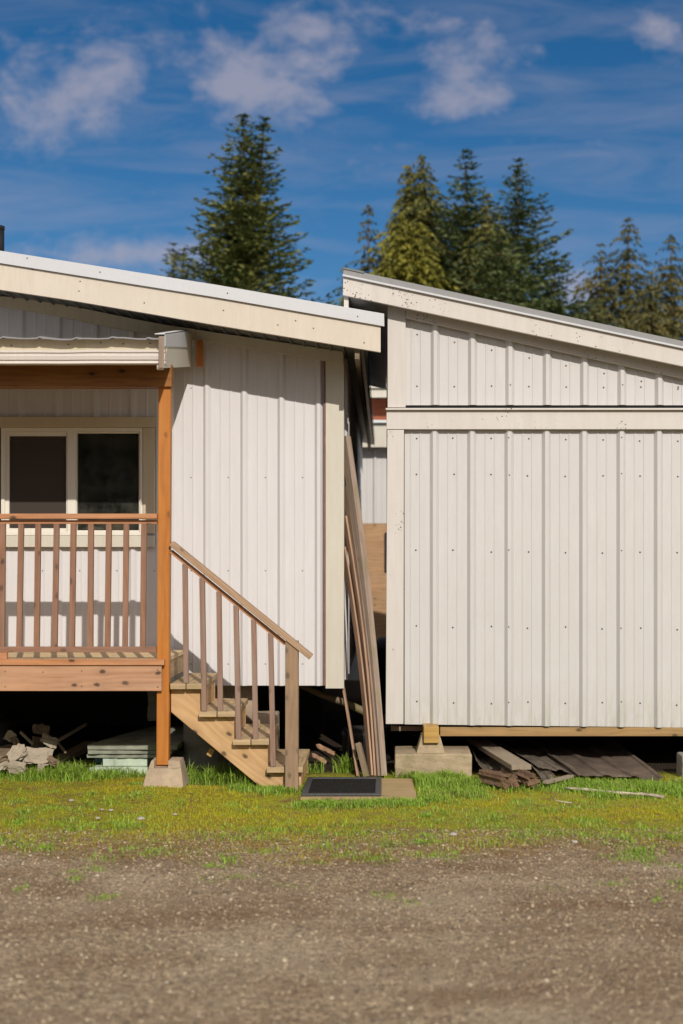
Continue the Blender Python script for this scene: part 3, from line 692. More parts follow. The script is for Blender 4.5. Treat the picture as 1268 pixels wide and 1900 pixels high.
props(link('twig', bm, M['birch'], smooth=True), 'short bent twig in the grass below the pale stick', 'twig')
bm = NB(); beam(bm, G(1012, 1452, .05), G(1060, 1440, .05), .05, .02, Vector((0, 0, 1)))
props(link('board_offcut', bm, M['plank_grey'], None, .002), 'small flat board offcut between the logs and the ribbed sheets', 'board')

# ================================================================== BETWEEN THE BUILDINGS
lean_group = None
def lean(label, pb, Yb, pt, Yt, w, t, mat, side=Vector((.25, 1, 0)), bow=0, name='leaning_board'):
    board_obj(name, label, 'board', W(pb[0], pb[1], Yb), W(pt[0], pt[1], Yt), w, t, mat, side, None, 8, bow, .002, Vector((1, 0, .0)))
lean('tallest and widest weathered board leaning on the house corner, mossy along its right edge', (708, 1441), 11.2, (641, 812), 11.86, .050, .10, M['tall_board'], Vector((-.6, 1, 0)), .03)
lean('thin brown board leaning just left of the tallest board', (699, 1441), 11.18, (640, 905), 11.84, .018, .09, M['old_board'], Vector((-.5, 1, 0)), .03)
lean('reddish thin board in the middle of the leaning stack', (693.5, 1441), 11.17, (640, 960), 11.82, .016, .085, M['old_edge'], Vector((-.35, 1, 0)), .035)
lean('pinkish narrow board leaning outermost of the long ones', (688.5, 1441), 11.16, (638, 1018), 11.8, .015, .10, M['old_edge'], Vector((-.3, 1, 0)), .025)
lean('short thin pinkish batten leaning under the corner trim of the house', (665, 1441), 11.2, (637, 1272), 11.75, .016, .03, M['old_edge'])
lean('short thick brown offcut standing at the foot of the leaning boards', (681, 1442), 11.14, (665, 1379), 11.25, .042, .04, M['mossy_board'])
# sagging log rail under the house corner
bm = NB(); pts = [W(540, 1262, 12.4), W(566, 1276, 12.3), W(600, 1290, 12.25), (W(640, 1304, 12.2)), W(680, 1322, 12.2), W(722, 1338, 12.25)]
tube(bm, pts, [.02, .025, .03, .032, .035, .036], 8)
props(link('fallen_pole', bm, M['mossy_board'], smooth=True), 'old pole sloping down behind the leaning boards under the house', 'pole')
# black tub and tank
bm = NB(); c = Vector((XX(683, 12.15), 12.15, 0)); lathe(bm, c, [(.20, 0), (.215, .03), (.225, .2), (.235, .235), (.21, .27), (.1, .275)], 32)
props(link('black_tub', bm, M['black']), 'black round plastic tub on the ground behind the leaning boards', 'tub')
bm = NB(); c = Vector((.31, 17.4, 0)); lathe(bm, c, [(.45, 0), (.47, .1), (.47, .62), (.45, .70), (.38, .76), (.25, .80), (.05, .82)], 36)
props(link('water_barrel', bm, M['black']), 'large black round-topped barrel behind the shed, seen through the gap', 'barrel')
# far building seen through the gap
far = thing('back_outbuilding', 'grey and plywood outbuilding seen through the gap between the two buildings', 'outbuilding', (-.2, 22, 0))
YG = 21.5
bm = NB(); panel(bm, -2.2, 1.6, -.45, .305, YG, lambda x: [(ZZ(971, YG), ZZ(822, YG))]); link('wall', bm, M['panel_right'], far)
bm = NB(); box(bm, -2.2, 1.6, YG-.02, YG+.0, .0, ZZ(971.5, YG)); link('plywood_wall', bm, M['ply'], far)
bm = NB(); box(bm, -2.2, 1.6, YG-.25, YG-.21, ZZ(832, YG), ZZ(790, YG)); link('fascia', bm, M['cream_trim'], far)
bm = NB(); box(bm, -2.2, 1.6, YG-.32, YG+.4, ZZ(788, YG), ZZ(783, YG)); link('lower_roof', bm, M['galv'], far)
bm = NB(); box(bm, -2.2, 1.6, YG+.5, YG+.55, ZZ(790, YG), ZZ(732, YG)); link('upper_wall', bm, M['redwood'], far)
bm = NB(); box(bm, -2.2, 1.6, YG+.1, YG+.14, ZZ(736, YG), ZZ(720, YG)); box(bm, -2.2, 1.6, YG+.05, YG+.09, ZZ(719, YG), ZZ(706, YG)); link('upper_fascia', bm, M['cream_trim'], far)
bm = NB(); box(bm, -2.2, 1.6, YG+.0, YG+2.5, ZZ(705, YG), ZZ(703, YG)); link('roof', bm, M['galv'], far)
bm = NB(); box(bm, -2.2, 1.6, YG+2.4, YG+2.5, 0, ZZ(706, YG)); link('back_wall', bm, M['panel_right'], far)
bm = NB(); box(bm, XX(714.5, YG), XX(722, YG), YG-.06, YG-.02, ZZ(1060, YG), ZZ(988, YG)); link('hatch', bm, M['black'], far)

# doormat and board
bm = NB(); a, b, c, d = G(583, 1483, .0), G(773, 1483, .0), G(765, 1445, .0), G(600, 1445, 0)
x0, x1 = XX(560, 10.25), XX(773, 10.16)
box(bm, x0, x1, 10.08, 10.42, .0, .020); box(bm, x0, x1-.01, 10.424, 10.80, .0, .019); box(bm, x0, x1-.015, 10.804, 10.97, .0, .020)
props(link('step_board', bm, M['slab_wood'], None, .004), 'flat wooden board on the grass under the doormat', 'board')
mat_ = thing('doormat', 'black rectangular doormat with raised rubber border on the board below the stairs', 'doormat', (XX(635, 10.5), 10.5, .021))
x0, x1 = XX(562, 10.3), XX(708, 10.3)
bm = NB(); Yn, Yf_ = 10.13, 10.93; b = .045
box(bm, x0, x1, Yn, Yn+b, .021, .038); box(bm, x0, x1, Yf_-b, Yf_, .021, .038)
box(bm, x0, x0+b, Yn+b, Yf_-b, .021, .038); box(bm, x1-b, x1, Yn+b, Yf_-b, .021, .038); link('border', bm, M['rubber'], mat_, .004)
bm = NB(); n = 60; m2 = 60
g = [[bm.verts.new((x0+b+(x1-x0-2*b)*i/n, Yn+b+(Yf_-Yn-2*b)*j/m2, .027+random.uniform(0, .005))) for j in range(m2+1)] for i in range(n+1)]
for i in range(n):
    for j in range(m2): bm.faces.new((g[i][j], g[i+1][j], g[i+1][j+1], g[i][j+1]))
link('pile', bm, M['mat'], mat_)

# ================================================================== UNDER THE PORCH AND STAIRS
def slab(label, px0, px1, Y0, Y1, z0, z1, mat, name='foam_board', rot=0.0, cut=True):
    bm = NB(); x0, x1 = XX(px0, Y0), XX(px1, Y0)
    pts = [(x0, Y0), (x1, Y0), (x1, Y1), (x0+.30, Y1), (x0+.04, Y0+.25)] if cut else [(x0, Y0), (x1, Y0), (x1, Y1), (x0, Y1)]
    # ragged outline
    out = []
    for (xa, ya), (xb, yb) in zip(pts, pts[1:]+pts[:1]):
        for k in range(14): out.append((xa+(xb-xa)*k/14+random.uniform(-.005, .005), ya+(yb-ya)*k/14+random.uniform(-.006, .006)))
    lo = [bm.verts.new((x, y, z0)) for x, y in out]; hi = [bm.verts.new((x+random.uniform(-.003, .003), y, z1+random.uniform(-.003, .003))) for x, y in out]
    bm.faces.new(lo[::-1]); bm.faces.new(hi)
    for i in range(len(out)): j = (i+1) % len(out); bm.faces.new((lo[i], lo[j], hi[j], hi[i]))
    cc = Vector(((x0+x1)/2, Y0, z0)); bmesh.ops.rotate(bm, verts=bm.verts, cent=cc, matrix=Matrix.Rotation(rot, 3, 'Z'))
    props(link(name, bm, mat, None, .004), label, 'foam board')
slab('widest mint foam board at the bottom of the stack under the porch', 166, 330, 11.3, 12.5, 0, .055, M['foam'], rot=.0)
slab('short bright mint foam piece lying on the bottom board', 192, 274, 11.36, 12.0, .058, .122, M['foam'], cut=False, rot=.015)
slab('blue foam piece behind the short mint piece', 178, 192, 11.55, 12.2, .058, .10, M['foam_blue'], cut=False)
slab('grimy foam board third from the top of the stack', 161, 300, 11.34, 12.5, .126, .155, M['foam_dirty'], rot=-.01)
slab('grimy foam board second from the top of the stack', 163, 320, 11.32, 12.5, .160, .190, M['foam_dirty'], rot=.012)
slab('topmost foam board with dirt-covered top', 162, 330, 11.30, 12.6, .196, .236, M['foam_dirty'], rot=-.02)
def chunk(label, px, py, Y, sx, sy, sz, rx, ry, rz, mat, seed, name='rubble_chunk', jag=.30, cat='rubble'):
    sz *= .75; sx *= .88
    r = random.Random(seed); bm = NB(); bmesh.ops.create_cube(bm, size=1)
    bmesh.ops.subdivide_edges(bm, edges=bm.edges, cuts=3, use_grid_fill=True)
    for v in bm.verts:
        edge = max(abs(v.co.x), abs(v.co.y)) > .45
        v.co.x *= sx*(1+(r.uniform(-jag, jag) if edge else 0)); v.co.y *= sy*(1+(r.uniform(-jag, jag) if edge else 0)); v.co.z = v.co.z*sz+r.uniform(-.007, .007)+.12*sx*math.sin(v.co.x/sx*2.2+seed)*.3
    Mx = Matrix.Rotation(rz, 3, 'Z') @ Matrix.Rotation(ry, 3, 'Y') @ Matrix.Rotation(rx, 3, 'X')
    p = W(px, py, Y)
    for v in bm.verts: v.co = Mx @ v.co+p
    props(link(name, bm, mat, None), label, cat)
chunk('round-edged brown chunk on top of the rubble pile under the porch', 76, 1354, 11.5, .13, .06, .09, .2, .2, .3, M['rubble2'], 1)
chunk('small pale square chunk standing at the upper left of the rubble pile', 19, 1366, 11.35, .07, .025, .10, .2, .5, .4, M['rubble'], 2)
chunk('tilted slab leaning right of the small square chunk', 29, 1376, 11.35, .05, .10, .09, .6, -.5, .5, M['rubble2'], 3)
chunk('flat pale flake in the upper middle of the rubble pile', 92, 1374, 11.3, .13, .09, .018, .7, .55, .3, M['rubble'], 4)
chunk('brown block in the core of the rubble pile', 70, 1378, 11.45, .09, .09, .09, .3, .2, .5, M['rubble2'], 5)
chunk('broad white broken slab at the front right of the rubble pile', 70, 1402, 11.2, .20, .12, .05, .9, .22, .1, M['rubble'], 6)
chunk('jagged white peak at the front left of the rubble pile', 32, 1398, 11.15, .15, .10, .07, .8, -.5, .3, M['rubble'], 7)
chunk('white upright flake standing in the grass below the jagged peak', 32, 1425, 11.1, .13, .03, .12, .3, .3, .2, M['rubble'], 8)
chunk('grey curved slab at the right foot of the rubble pile', 93, 1410, 11.2, .12, .05, .06, .3, .4, -.3, M['rubble2'], 9)
chunk('brown board end at the far left edge of the rubble pile', 6, 1396, 11.3, .16, .3, .045, .2, -.1, .3, M['rubble2'], 10)
chunk('pale flat piece at the lower left edge by the grass', 2, 1418, 11.15, .13, .1, .03, .5, -.3, .1, M['rubble'], 11)
chunk('small white piece standing below the broad white slab', 76, 1425, 11.15, .05, .03, .09, .1, .2, .2, M['rubble'], 12)
chunk('dark dirty block low in the middle of the rubble pile', 55, 1415, 11.35, .2, .2, .1, .1, .1, .4, M['rubble2'], 14)
board_obj('plank', 'rough brown plank lying between the rubble pile and the foam stack', 'plank', G(100, 1417, .05)+Vector((0, 0, .0)), G(168, 1380, .12), .10, .05, M['old_board'])
board_obj('stick', 'thin straight stick rising out of the rubble pile to the right', 'stick', W(92, 1384, 11.3), W(160, 1344, 12.1), .022, .022, M['plank_grey'])
board_obj('stick', 'short thin stick sloping down across the rubble pile', 'stick', W(38, 1358, 11.35), W(62, 1381, 11.3), .018, .02, M['plank_grey'])
board_obj('stick', 'dark thin stick crossing behind the rubble pile', 'stick', W(102, 1372, 11.6), W(122, 1396, 11.4), .015, .02, M['plank_grey'])
board_obj('board_offcut', 'pale thin board lying in the grass left of the foam stack', 'board', G(136, 1430, .02), G(166, 1412, .03), .08, .015, M['plank_grey'])
# large round concrete and block supports under the stairs
bm = NB(); c = Vector((XX(383, 11.5), 11.62, 0)); lathe(bm, c, [(.195, 0), (.20, .05), (.20, .36), (.18, .42), (.10, .43)], 32)
props(link('concrete_drum', bm, M['concrete_dark']), 'round grey concrete footing standing under the stairs', 'footing')
block('concrete_block', 'tall pale foundation block behind the steps at the foot of the house wall', 'concrete block', 391, 469, 1268, 1400, 11.95, .3, M['concrete'], .01, .004)
block('concrete_block', 'low pale concrete block behind the third step', 'concrete block', 470, 514, 1326, 1428, 11.62, .3, M['concrete'], .01, .004)
bm = NB(); c = Vector((XX(283, 12.0), 12.0, .35)); lathe(bm, c, [(.04, 0), (.045, .05), (.035, .15), (.045, .27), (.02, .3)], 14)
tube(bm, [c+Vector((0, 0, .25)), c+Vector((0, .0, .40))], .008)
props(link('hanging_sack', bm, M['concrete_dark'], smooth=True), 'pale wrapped bundle hanging under the porch floor beside the post', 'bundle')
bm = NB(); c = Vector((XX(-8, 11.9), 11.9, 0)); lathe(bm, c, [(.17, 0), (.19, .1), (.17, .34), (.1, .40)], 24)
props(link('dark_drum', bm, M['black']), 'dark rounded drum at the left edge under the porch', 'drum')
chunk('sunlit flat brown bark piece under the house left of the leaning boards', 604, 1391, 11.75, .16, .05, .012, .5, .42, .2, M['bark_piece'], 21, 'bark_piece', cat='bark')
chunk('second smaller sunlit bark piece beneath the first one', 592, 1407, 11.6, .13, .05, .012, .5, .45, .2, M['bark_piece'], 22, 'bark_piece', cat='bark')

# ================================================================== GROUND
def vnoise(x, y, seed=0):
    """smooth value noise, numpy"""
    xi = np.floor(x).astype(np.int64); yi = np.floor(y).astype(np.int64); xf = x-xi; yf = y-yi
    def h(a, b):
        n_ = (a*374761393+b*668265263+seed*982451653) & 0x7fffffff; n_ = ((n_ ^ (n_ >> 13))*1274126177) & 0x7fffffff
        return ((n_ ^ (n_ >> 16)) & 0xffff)/65535.0
    u = xf*xf*(3-2*xf); v = yf*yf*(3-2*yf)
    return (h(xi, yi)*(1-u)+h(xi+1, yi)*u)*(1-v)+(h(xi, yi+1)*(1-u)+h(xi+1, yi+1)*u)*v
def fbm(x, y, seed=0, o=4):
    s = 0; a = .5
    for k in range(o): s = s+a*vnoise(x*2**k, y*2**k, seed+k); a *= .5
    return s/(1-.5**o)
def gz(x, y):
    near = np.clip((9.9-y)/.5, 0, 1)
    return .018*(fbm(x*1.3, y*1.3, 3)-.5)*near*2 + .006*(fbm(x*9, y*9, 8)-.5) - .004 + .055*np.exp(-((x+1.63)/.5)**2-((y-10.32)/.32)**2)
xs = np.concatenate([[-600, -200, -60, -20, -9], np.arange(-6, 6.01, .05), [9, 20, 60, 200, 600]])
ys = np.concatenate([[-300, -60, -15, 0, 2.5], np.arange(3.5, 13.01, .05), [14, 16, 20, 30, 60, 200, 800]])
XXg, YYg = np.meshgrid(xs, ys); ZZg = gz(XXg, YYg)
ZZg[(np.abs(XXg) > 6.1) | (YYg > 13.1) | (YYg < 3.4)] = -.004
nx, ny = len(xs), len(ys)
v = np.stack([XXg.ravel(), YYg.ravel(), ZZg.ravel()], 1)
idx = np.arange(nx*ny).reshape(ny, nx)
fq = np.stack([idx[:-1, :-1], idx[:-1, 1:], idx[1:, 1:], idx[1:, :-1]], -1).reshape(-1, 4)
def mesh_np(name, v, f, mats, attrs=None, smooth=False, matidx=None):
    me = bpy.data.meshes.new(name); n_, m_ = len(v), len(f); k = f.shape[1]
    me.vertices.add(n_); me.vertices.foreach_set('co', v.astype(np.float32).ravel())
    me.loops.add(m_*k); me.loops.foreach_set('vertex_index', f.astype(np.int32).ravel())
    me.polygons.add(m_); me.polygons.foreach_set('loop_start', np.arange(0, m_*k, k, dtype=np.int32))
    if smooth: me.polygons.foreach_set('use_smooth', np.ones(m_, bool))
    if matidx is not None: me.polygons.foreach_set('material_index', matidx.astype(np.int32))
    me.update(calc_edges=True)
    for nm, arr in (attrs or {}).items():
        a = me.attributes.new(nm, 'FLOAT', 'POINT'); a.data.foreach_set('value', arr.astype(np.float32))
    for m_ in (mats if isinstance(mats, list) else [mats]): me.materials.append(m_)
    o = bpy.data.objects.new(name, me); COL.objects.link(o); return o
t = NT('ground'); o = t.obj(); sep = t.n('ShaderNodeSeparateXYZ'); t.l(o, sep.inputs[0])
# gravel
a = t.noise(o, 1.1, 5, .6); b = t.noise(o, 22, 5, .7); c3 = t.noise(t.mapping(o, (.35, 2.2, 1)), 1.4, 5, .6)
vo = t.n('ShaderNodeTexVoronoi'); vo.inputs['Scale'].default_value = 62; t.l(o, vo.inputs['Vector'])
vo2 = t.n('ShaderNodeTexVoronoi'); vo2.inputs['Scale'].default_value = 34; t.l(o, vo2.inputs['Vector'])
stone = t.mix(vo.outputs['Color'], (.115, .088, .062), (.36, .30, .225))
sep2 = t.n('ShaderNodeSeparateColor'); t.l(vo.outputs['Color'], sep2.inputs[0])
stone = t.mix(sep2.outputs[0], (.17, .122, .075), (.72, .54, .35))
sep3 = t.n('ShaderNodeSeparateColor'); t.l(vo2.outputs['Color'], sep3.inputs[0])
big = t.math('MULTIPLY', t.ramp(sep3.outputs[1], [(.80, 0.0), (.86, 1.0)]), t.ramp(vo2.outputs['Distance'], [(.30, 1.0), (.5, 0.0)]))
stone = t.mix(t.math('MULTIPLY', big, .65), stone, (.50, .42, .33))
grav = t.mix(t.ramp(b, [(.35, 1.0), (.6, 0.0)]), stone, (.27, .195, .125))
grav = t.mix(t.math('MULTIPLY', t.ramp(c3, [(.42, 0.0), (.62, 1.0)]), .75), grav, (.24, .15, .085))
grav = t.mix(t.math('MULTIPLY', t.ramp(a, [(.45, 0.0), (.65, 1.0)]), .5), grav, (.56, .45, .32))
# soil/moss under the grass
moss = t.mix(t.ramp(t.noise(o, 5.5, 6, .68), [(.34, 0.0), (.54, 1.0)]), (.28, .17, .060), (.38, .40, .025))
moss = t.mix(t.ramp(t.noise(o, 40, 4, .7), [(.3, 0.0), (.7, 1.0)]), moss, t.mix(.5, moss, (.19, .20, .022)))
edge = t.math('ADD', sep.outputs[1], t.math('MULTIPLY', t.noise(t.mapping(o, (.6, 1, 1)), 1.3, 6, .65), 2.2))
k = t.ramp(t.math('DIVIDE', edge, 20), [(.462, 0.0), (.505, 1.0)])
c = t.mix(k, grav, moss)
brk = t.ramp(t.math('DIVIDE', edge, 20), [(.452, 0.0), (.472, 1.0), (.49, .8), (.52, 0.0)])
c = t.mix(t.math('MULTIPLY', brk, t.ramp(t.noise(o, 9, 5, .7), [(.38, 0.0), (.55, .9)])), c, (.26, .14, .055))
# bare dark soil under the buildings
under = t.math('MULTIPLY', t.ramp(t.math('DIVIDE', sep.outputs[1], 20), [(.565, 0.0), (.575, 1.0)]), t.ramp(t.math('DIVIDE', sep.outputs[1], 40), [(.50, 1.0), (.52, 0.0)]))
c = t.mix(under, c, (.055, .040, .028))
far_ = t.ramp(t.math('DIVIDE', sep.outputs[1], 40), [(.51, 0.0), (.53, 1.0)])
c = t.mix(far_, c, t.mix(t.noise(o, .8, 4, .6), (.09, .13, .02), (.22, .25, .03)))
t.l(c, t.b.inputs['Base Color']); t.b.inputs['Roughness'].default_value = .95; t.b.inputs['Specular IOR Level'].default_value = .15
hgt = t.math('ADD', t.math('MULTIPLY', vo.outputs['Distance'], -1.2), t.math('ADD', b, t.math('MULTIPLY', vo2.outputs['Distance'], -.5)))
t.bump(hgt, 1.0, .02)
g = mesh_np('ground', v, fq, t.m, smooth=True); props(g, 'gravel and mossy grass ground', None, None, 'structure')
del g['label']

# loose stones in the gravel
def ico():
    bm = bmesh.new(); bmesh.ops.create_icosphere(bm, subdivisions=1, radius=1); v_ = np.array([x.co[:] for x in bm.verts]); f_ = np.array([[w_.index for w_ in x.verts] for x in bm.faces]); bm.free(); return v_, f_
iv, if_ = ico()
def stones(name, N, xr, yfun, smin, smax, mat):
    x = rng.uniform(*xr, N); y = yfun(N); s = smin+(smax-smin)*rng.power(.35, N)
    V = iv[None]*s[:, None, None]*rng.uniform(.55, 1.2, (N, 1, 3))*np.array([1, 1, .55])+rng.normal(0, .10, (N, len(iv), 3))*s[:, None, None]
    V += np.stack([x, y, gz(x, y)+s*.15], 1)[:, None]
    Fc = if_[None]+(np.arange(N)*len(iv))[:, None, None]
    return mesh_np(name, V.reshape(-1, 3), Fc.reshape(-1, 3), mat, {'rnd': np.repeat(rng.random(N), len(iv))})
t = NT('gravel_stone'); at = t.n('ShaderNodeAttribute'); at.attribute_name = 'rnd'
t.l(t.ramp(at.outputs['Fac'], [(0, (.10, .08, .055)), (.4, (.22, .17, .12)), (.8, (.40, .31, .20)), (.97, (.50, .41, .29)), (1, (.66, .57, .45))]), t.b.inputs['Base Color']); t.b.inputs['Roughness'].default_value = .9
M['gravel'] = t.m
o = stones('gravel', 90000, (-4.8, 4.8), lambda N: 4.6+4.4*rng.power(1.2, N), .0025, .011, t.m); props(o, None, None, None, 'stuff')
for i, (px, py, r, lab) in enumerate(((262, 1519, .022, 'largest white stone in the grass below the pier block'), (206, 1503, .014, 'small white stone in the grass, upper right of two neighbours'), (189, 1502, .013, 'small white stone just left of the upper right one'), (182, 1518, .014, 'pale stone below the pair of small white stones'), (325, 1511, .012, 'lone small stone in the grass right of the largest white stone'), (133, 1485, .016, 'flat pinkish stone in the grass near the rubble pile'), (841, 1548, .02, 'white stone in the moss below the doormat board'), (1067, 1562, .016, 'small white stone in the moss at the right'))):
    bm = NB(); bmesh.ops.create_icosphere(bm, subdivisions=2, radius=r)
    p = G(px, py, .01)
    for v_ in bm.verts: v_.co = Vector((v_.co.x*1.3, v_.co.y, v_.co.z*.6))*random.uniform(.88, 1.1)+p
    props(link('stone', bm, M['stone']), lab, 'stone')

# ------------------------------------------------------------------ grass
def blades(N, x, y, h, w, lean_=.5, droop=1.0):
    th = rng.uniform(0, 2*np.pi, N); d = np.stack([np.cos(th), np.sin(th)], 1); ln = rng.uniform(.1, lean_, N)*droop
    z = gz(x, y)
    base = np.stack([x, y, z-.003], 1); side = np.stack([-d[:, 1], d[:, 0], np.zeros(N)], 1)*w[:, None]*.5
    # blades mostly show their flat side
    mid = base+np.stack([d[:, 0]*ln*h*.35, d[:, 1]*ln*h*.35, h*.6], 1); tip = base+np.stack([d[:, 0]*ln*h, d[:, 1]*ln*h, h*(1-.25*ln)], 1)
    V = np.stack([base-side, base+side, mid+side*.75, mid-side*.75, tip], 1)
    i0 = (np.arange(N)*5)[:, None]
    F1 = np.concatenate([i0+np.array([0, 1, 2]), i0+np.array([0, 2, 3]), i0+np.array([3, 2, 4])], 0)
    return V.reshape(-1, 3), F1
def grassmat(name, stops):
    t = NT(name); at = t.n('ShaderNodeAttribute'); at.attribute_name = 'rnd'; o = t.obj()
    n_ = t.noise(o, 2.4, 4, .6)
    f_ = t.math('ADD', t.math('MULTIPLY', at.outputs['Fac'], .55), t.math('MULTIPLY', n_, .45))
    c = t.ramp(f_, stops)
    t.l(c, t.b.inputs['Base Color']); t.b.inputs['Roughness'].default_value = .6; t.b.inputs['Specular IOR Level'].default_value = .25
    tl = t.n('ShaderNodeBsdfTranslucent'); t.l(c, tl.inputs[0]); mx = t.n('ShaderNodeMixShader'); mx.inputs[0].default_value = .3
    t.l(t.b.outputs[0], mx.inputs[1]); t.l(tl.outputs[0], mx.inputs[2]); t.l(mx.outputs[0], t.out.inputs[0]); return t.m
gm_short = grassmat('short_moss_grass', [(.2, (.38, .22, .06)), (.40, (.48, .38, .03)), (.60, (.47, .46, .025)), (.88, (.34, .44, .03))])
gm_long = grassmat('long_grass', [(.15, (.50, .42, .18)), (.3, (.20, .31, .04)), (.6, (.27, .44, .04)), (.9, (.48, .62, .16))])
# short, mossy
N = 320000
x = rng.uniform(-5.9, 5.4, N); y = 7.5+3.6*rng.power(1.4, N)
dens = fbm(x*1.5, y*2.0, 21); edge_ = y+2.0*(fbm(x*.9, y*1.3, 33)-.5)
p = np.clip((edge_-8.15)/.9, 0, 1)*np.clip((dens-.38)/.16, .12, 1)
inmat = (x > -.62) & (x < .24) & (y > 10.06) & (y < 11.1)
keep = (rng.random(N) < p) & ~inmat; x, y = x[keep], y[keep]; N = len(x)
h = rng.uniform(.006, .026, N)*(.3+1.3*fbm(x*2.2, y*2.6, 5)); wv = rng.uniform(.0025, .005, N)
V1, F1 = blades(N, x, y, h, wv, .9); r1 = np.repeat(rng.random(N)*.8+.1, 5)
o = mesh_np('grass', V1, F1, gm_short, {'rnd': r1}); props(o, None, None, None, 'stuff')
# tufts
tx, ty, th_, tn = [], [], [], []
def tuft(px, py, n, h, sx, sy):
    c = G(px, py, 0); k = n
    tx.append(rng.normal(c.x, sx, k)); ty.append(rng.normal(c.y, sy, k)); th_.append(h*rng.uniform(.4, 1.1, k))
for px in range(-40, 262, 7): tuft(px, random.uniform(1430, 1446), 150, random.uniform(.06, .13)*(1.3 if 0 < px < 160 else .8), .05, .09)
for px in range(335, 475, 6): tuft(px, random.uniform(1444, 1462), 75, random.uniform(.09, .19)*(1.15 if 340 < px < 450 else .8), .022, .05)
for px in range(440, 560, 8): tuft(px, random.uniform(1458, 1474), 170, random.uniform(.04, .07), .04, .06)
for px in range(568, 650, 7): tuft(px, random.uniform(1424, 1432), 100, random.uniform(.10, .19), .03, .05)
for px in range(715, 900, 7): tuft(px, random.uniform(1440, 1458), 150, random.uniform(.045, .10), .05, .08)
for px in range(780, 900, 8): tuft(px, random.uniform(1450, 1480), 200, random.uniform(.04, .07), .06, .1)
for px in range(900, 1300, 9): tuft(px, random.uniform(1450, 1466), 150, random.uniform(.035, .07), .06, .08)
for px in range(1080, 1300, 12): tuft(px, random.uniform(1462, 1480), 200, random.uniform(.04, .08), .06, .08)
for px in range(560, 800, 9): tuft(px, random.uniform(1486, 1496), 130, random.uniform(.03, .06), .05, .06)
for px in range(250, 345, 9): tuft(px, random.uniform(1456, 1466), 110, random.uniform(.02, .045), .04, .05)
for _ in range(170): tuft(random.uniform(-30, 1300), random.uniform(1470, 1595), random.randint(20, 110), random.uniform(.018, .05), random.uniform(.03, .09), random.uniform(.04, .12))
for _ in range(22): tuft(random.uniform(-30, 1300), random.uniform(1595, 1680), random.randint(15, 60), random.uniform(.012, .03), random.uniform(.02, .06), random.uniform(.03, .06))
x = np.concatenate(tx); y = np.concatenate(ty); h = np.concatenate(th_)
inpad = ((x > XX(733, 11.2)) & (x < XX(876, 11.2)) & (y > 11.18)) | ((y > 11.45) & (x < XC)) | (y > 11.5)
inmat = (x > -.60) & (x < .235) & (y > 10.09) & (y < 11.1); pier_ = (x > -1.80) & (x < -1.47) & (y > 10.34) & (y < 10.68)
keep = ~(inmat | pier_ | inpad); x, y, h = x[keep], y[keep], h[keep]; N = len(x)
V2, F2 = blades(N, x, y, h, rng.uniform(.0035, .009, N), 1.25); r2 = np.repeat(rng.random(N), 5)
o = mesh_np('tall_grass', V2, F2, gm_long, {'rnd': r2}); props(o, None, None, None, 'stuff')
# dead straw strands and brown litter
N = 5000; x = rng.uniform(-3.2, 3, N); y = rng.uniform(7.6, 11.2, N)
k_ = ~((x > -.62) & (x < .25) & (y > 10.06) & (y < 11.1)); x, y = x[k_], y[k_]; N = len(x)
th = rng.uniform(0, np.pi, N); L = rng.uniform(.02, .07, N); d = np.stack([np.cos(th), np.sin(th)*.8], 1)*L[:, None]; z = gz(x, y)+rng.uniform(.006, .02, N)
s = np.stack([-d[:, 1], d[:, 0]], 1)/L[:, None]*.0022
V = np.stack([np.stack([x-s[:, 0], y-s[:, 1], z], 1), np.stack([x+s[:, 0], y+s[:, 1], z], 1), np.stack([x+d[:, 0]+s[:, 0], y+d[:, 1]+s[:, 1], z+.004], 1), np.stack([x+d[:, 0]-s[:, 0], y+d[:, 1]-s[:, 1], z+.004], 1)], 1).reshape(-1, 3)
fq = (np.arange(N)*4)[:, None]+np.arange(4)
o = mesh_np('straw', V, fq, simple('dry_straw', (.30, .21, .11), .9, 0, 5, .4, .1)); props(o, None, None, None, 'stuff')

# ================================================================== TREES
def folmat(name, a, b, c_, trans=.15):
    t = NT(name); at = t.n('ShaderNodeAttribute'); at.attribute_name = 'rnd'; o = t.obj()
    n_ = t.noise(o, .55, 4, .6)
    f_ = t.math('ADD', t.math('MULTIPLY', at.outputs['Fac'], .45), t.math('MULTIPLY', n_, .55))
    c = t.ramp(f_, [(.28, a), (.48, b), (.72, c_)])
    t.l(c, t.b.inputs['Base Color']); t.b.inputs['Roughness'].default_value = .65; t.b.inputs['Specular IOR Level'].default_value = .2
    tl = t.n('ShaderNodeBsdfTranslucent'); t.l(c, tl.inputs[0]); mx = t.n('ShaderNodeMixShader'); mx.inputs[0].default_value = trans
    t.l(t.b.outputs[0], mx.inputs[1]); t.l(tl.outputs[0], mx.inputs[2]); t.l(mx.outputs[0], t.out.inputs[0]); return t.m
FM = {'fir': folmat('fir_needles', (.045, .075, .025), (.12, .145, .045), (.24, .24, .075)),
      'spruce': folmat('spruce_needles', (.035, .060, .022), (.095, .125, .045), (.19, .22, .09)),
      'cedar': folmat('cedar_sprays', (.055, .065, .022), (.14, .14, .038), (.23, .21, .055)),
      'yellow': folmat('yellow_cedar_sprays', (.08, .085, .02), (.19, .18, .03), (.30, .27, .045)),
      'thin': folmat('brown_cedar_sprays', (.045, .055, .025), (.11, .105, .038), (.19, .155, .05))}
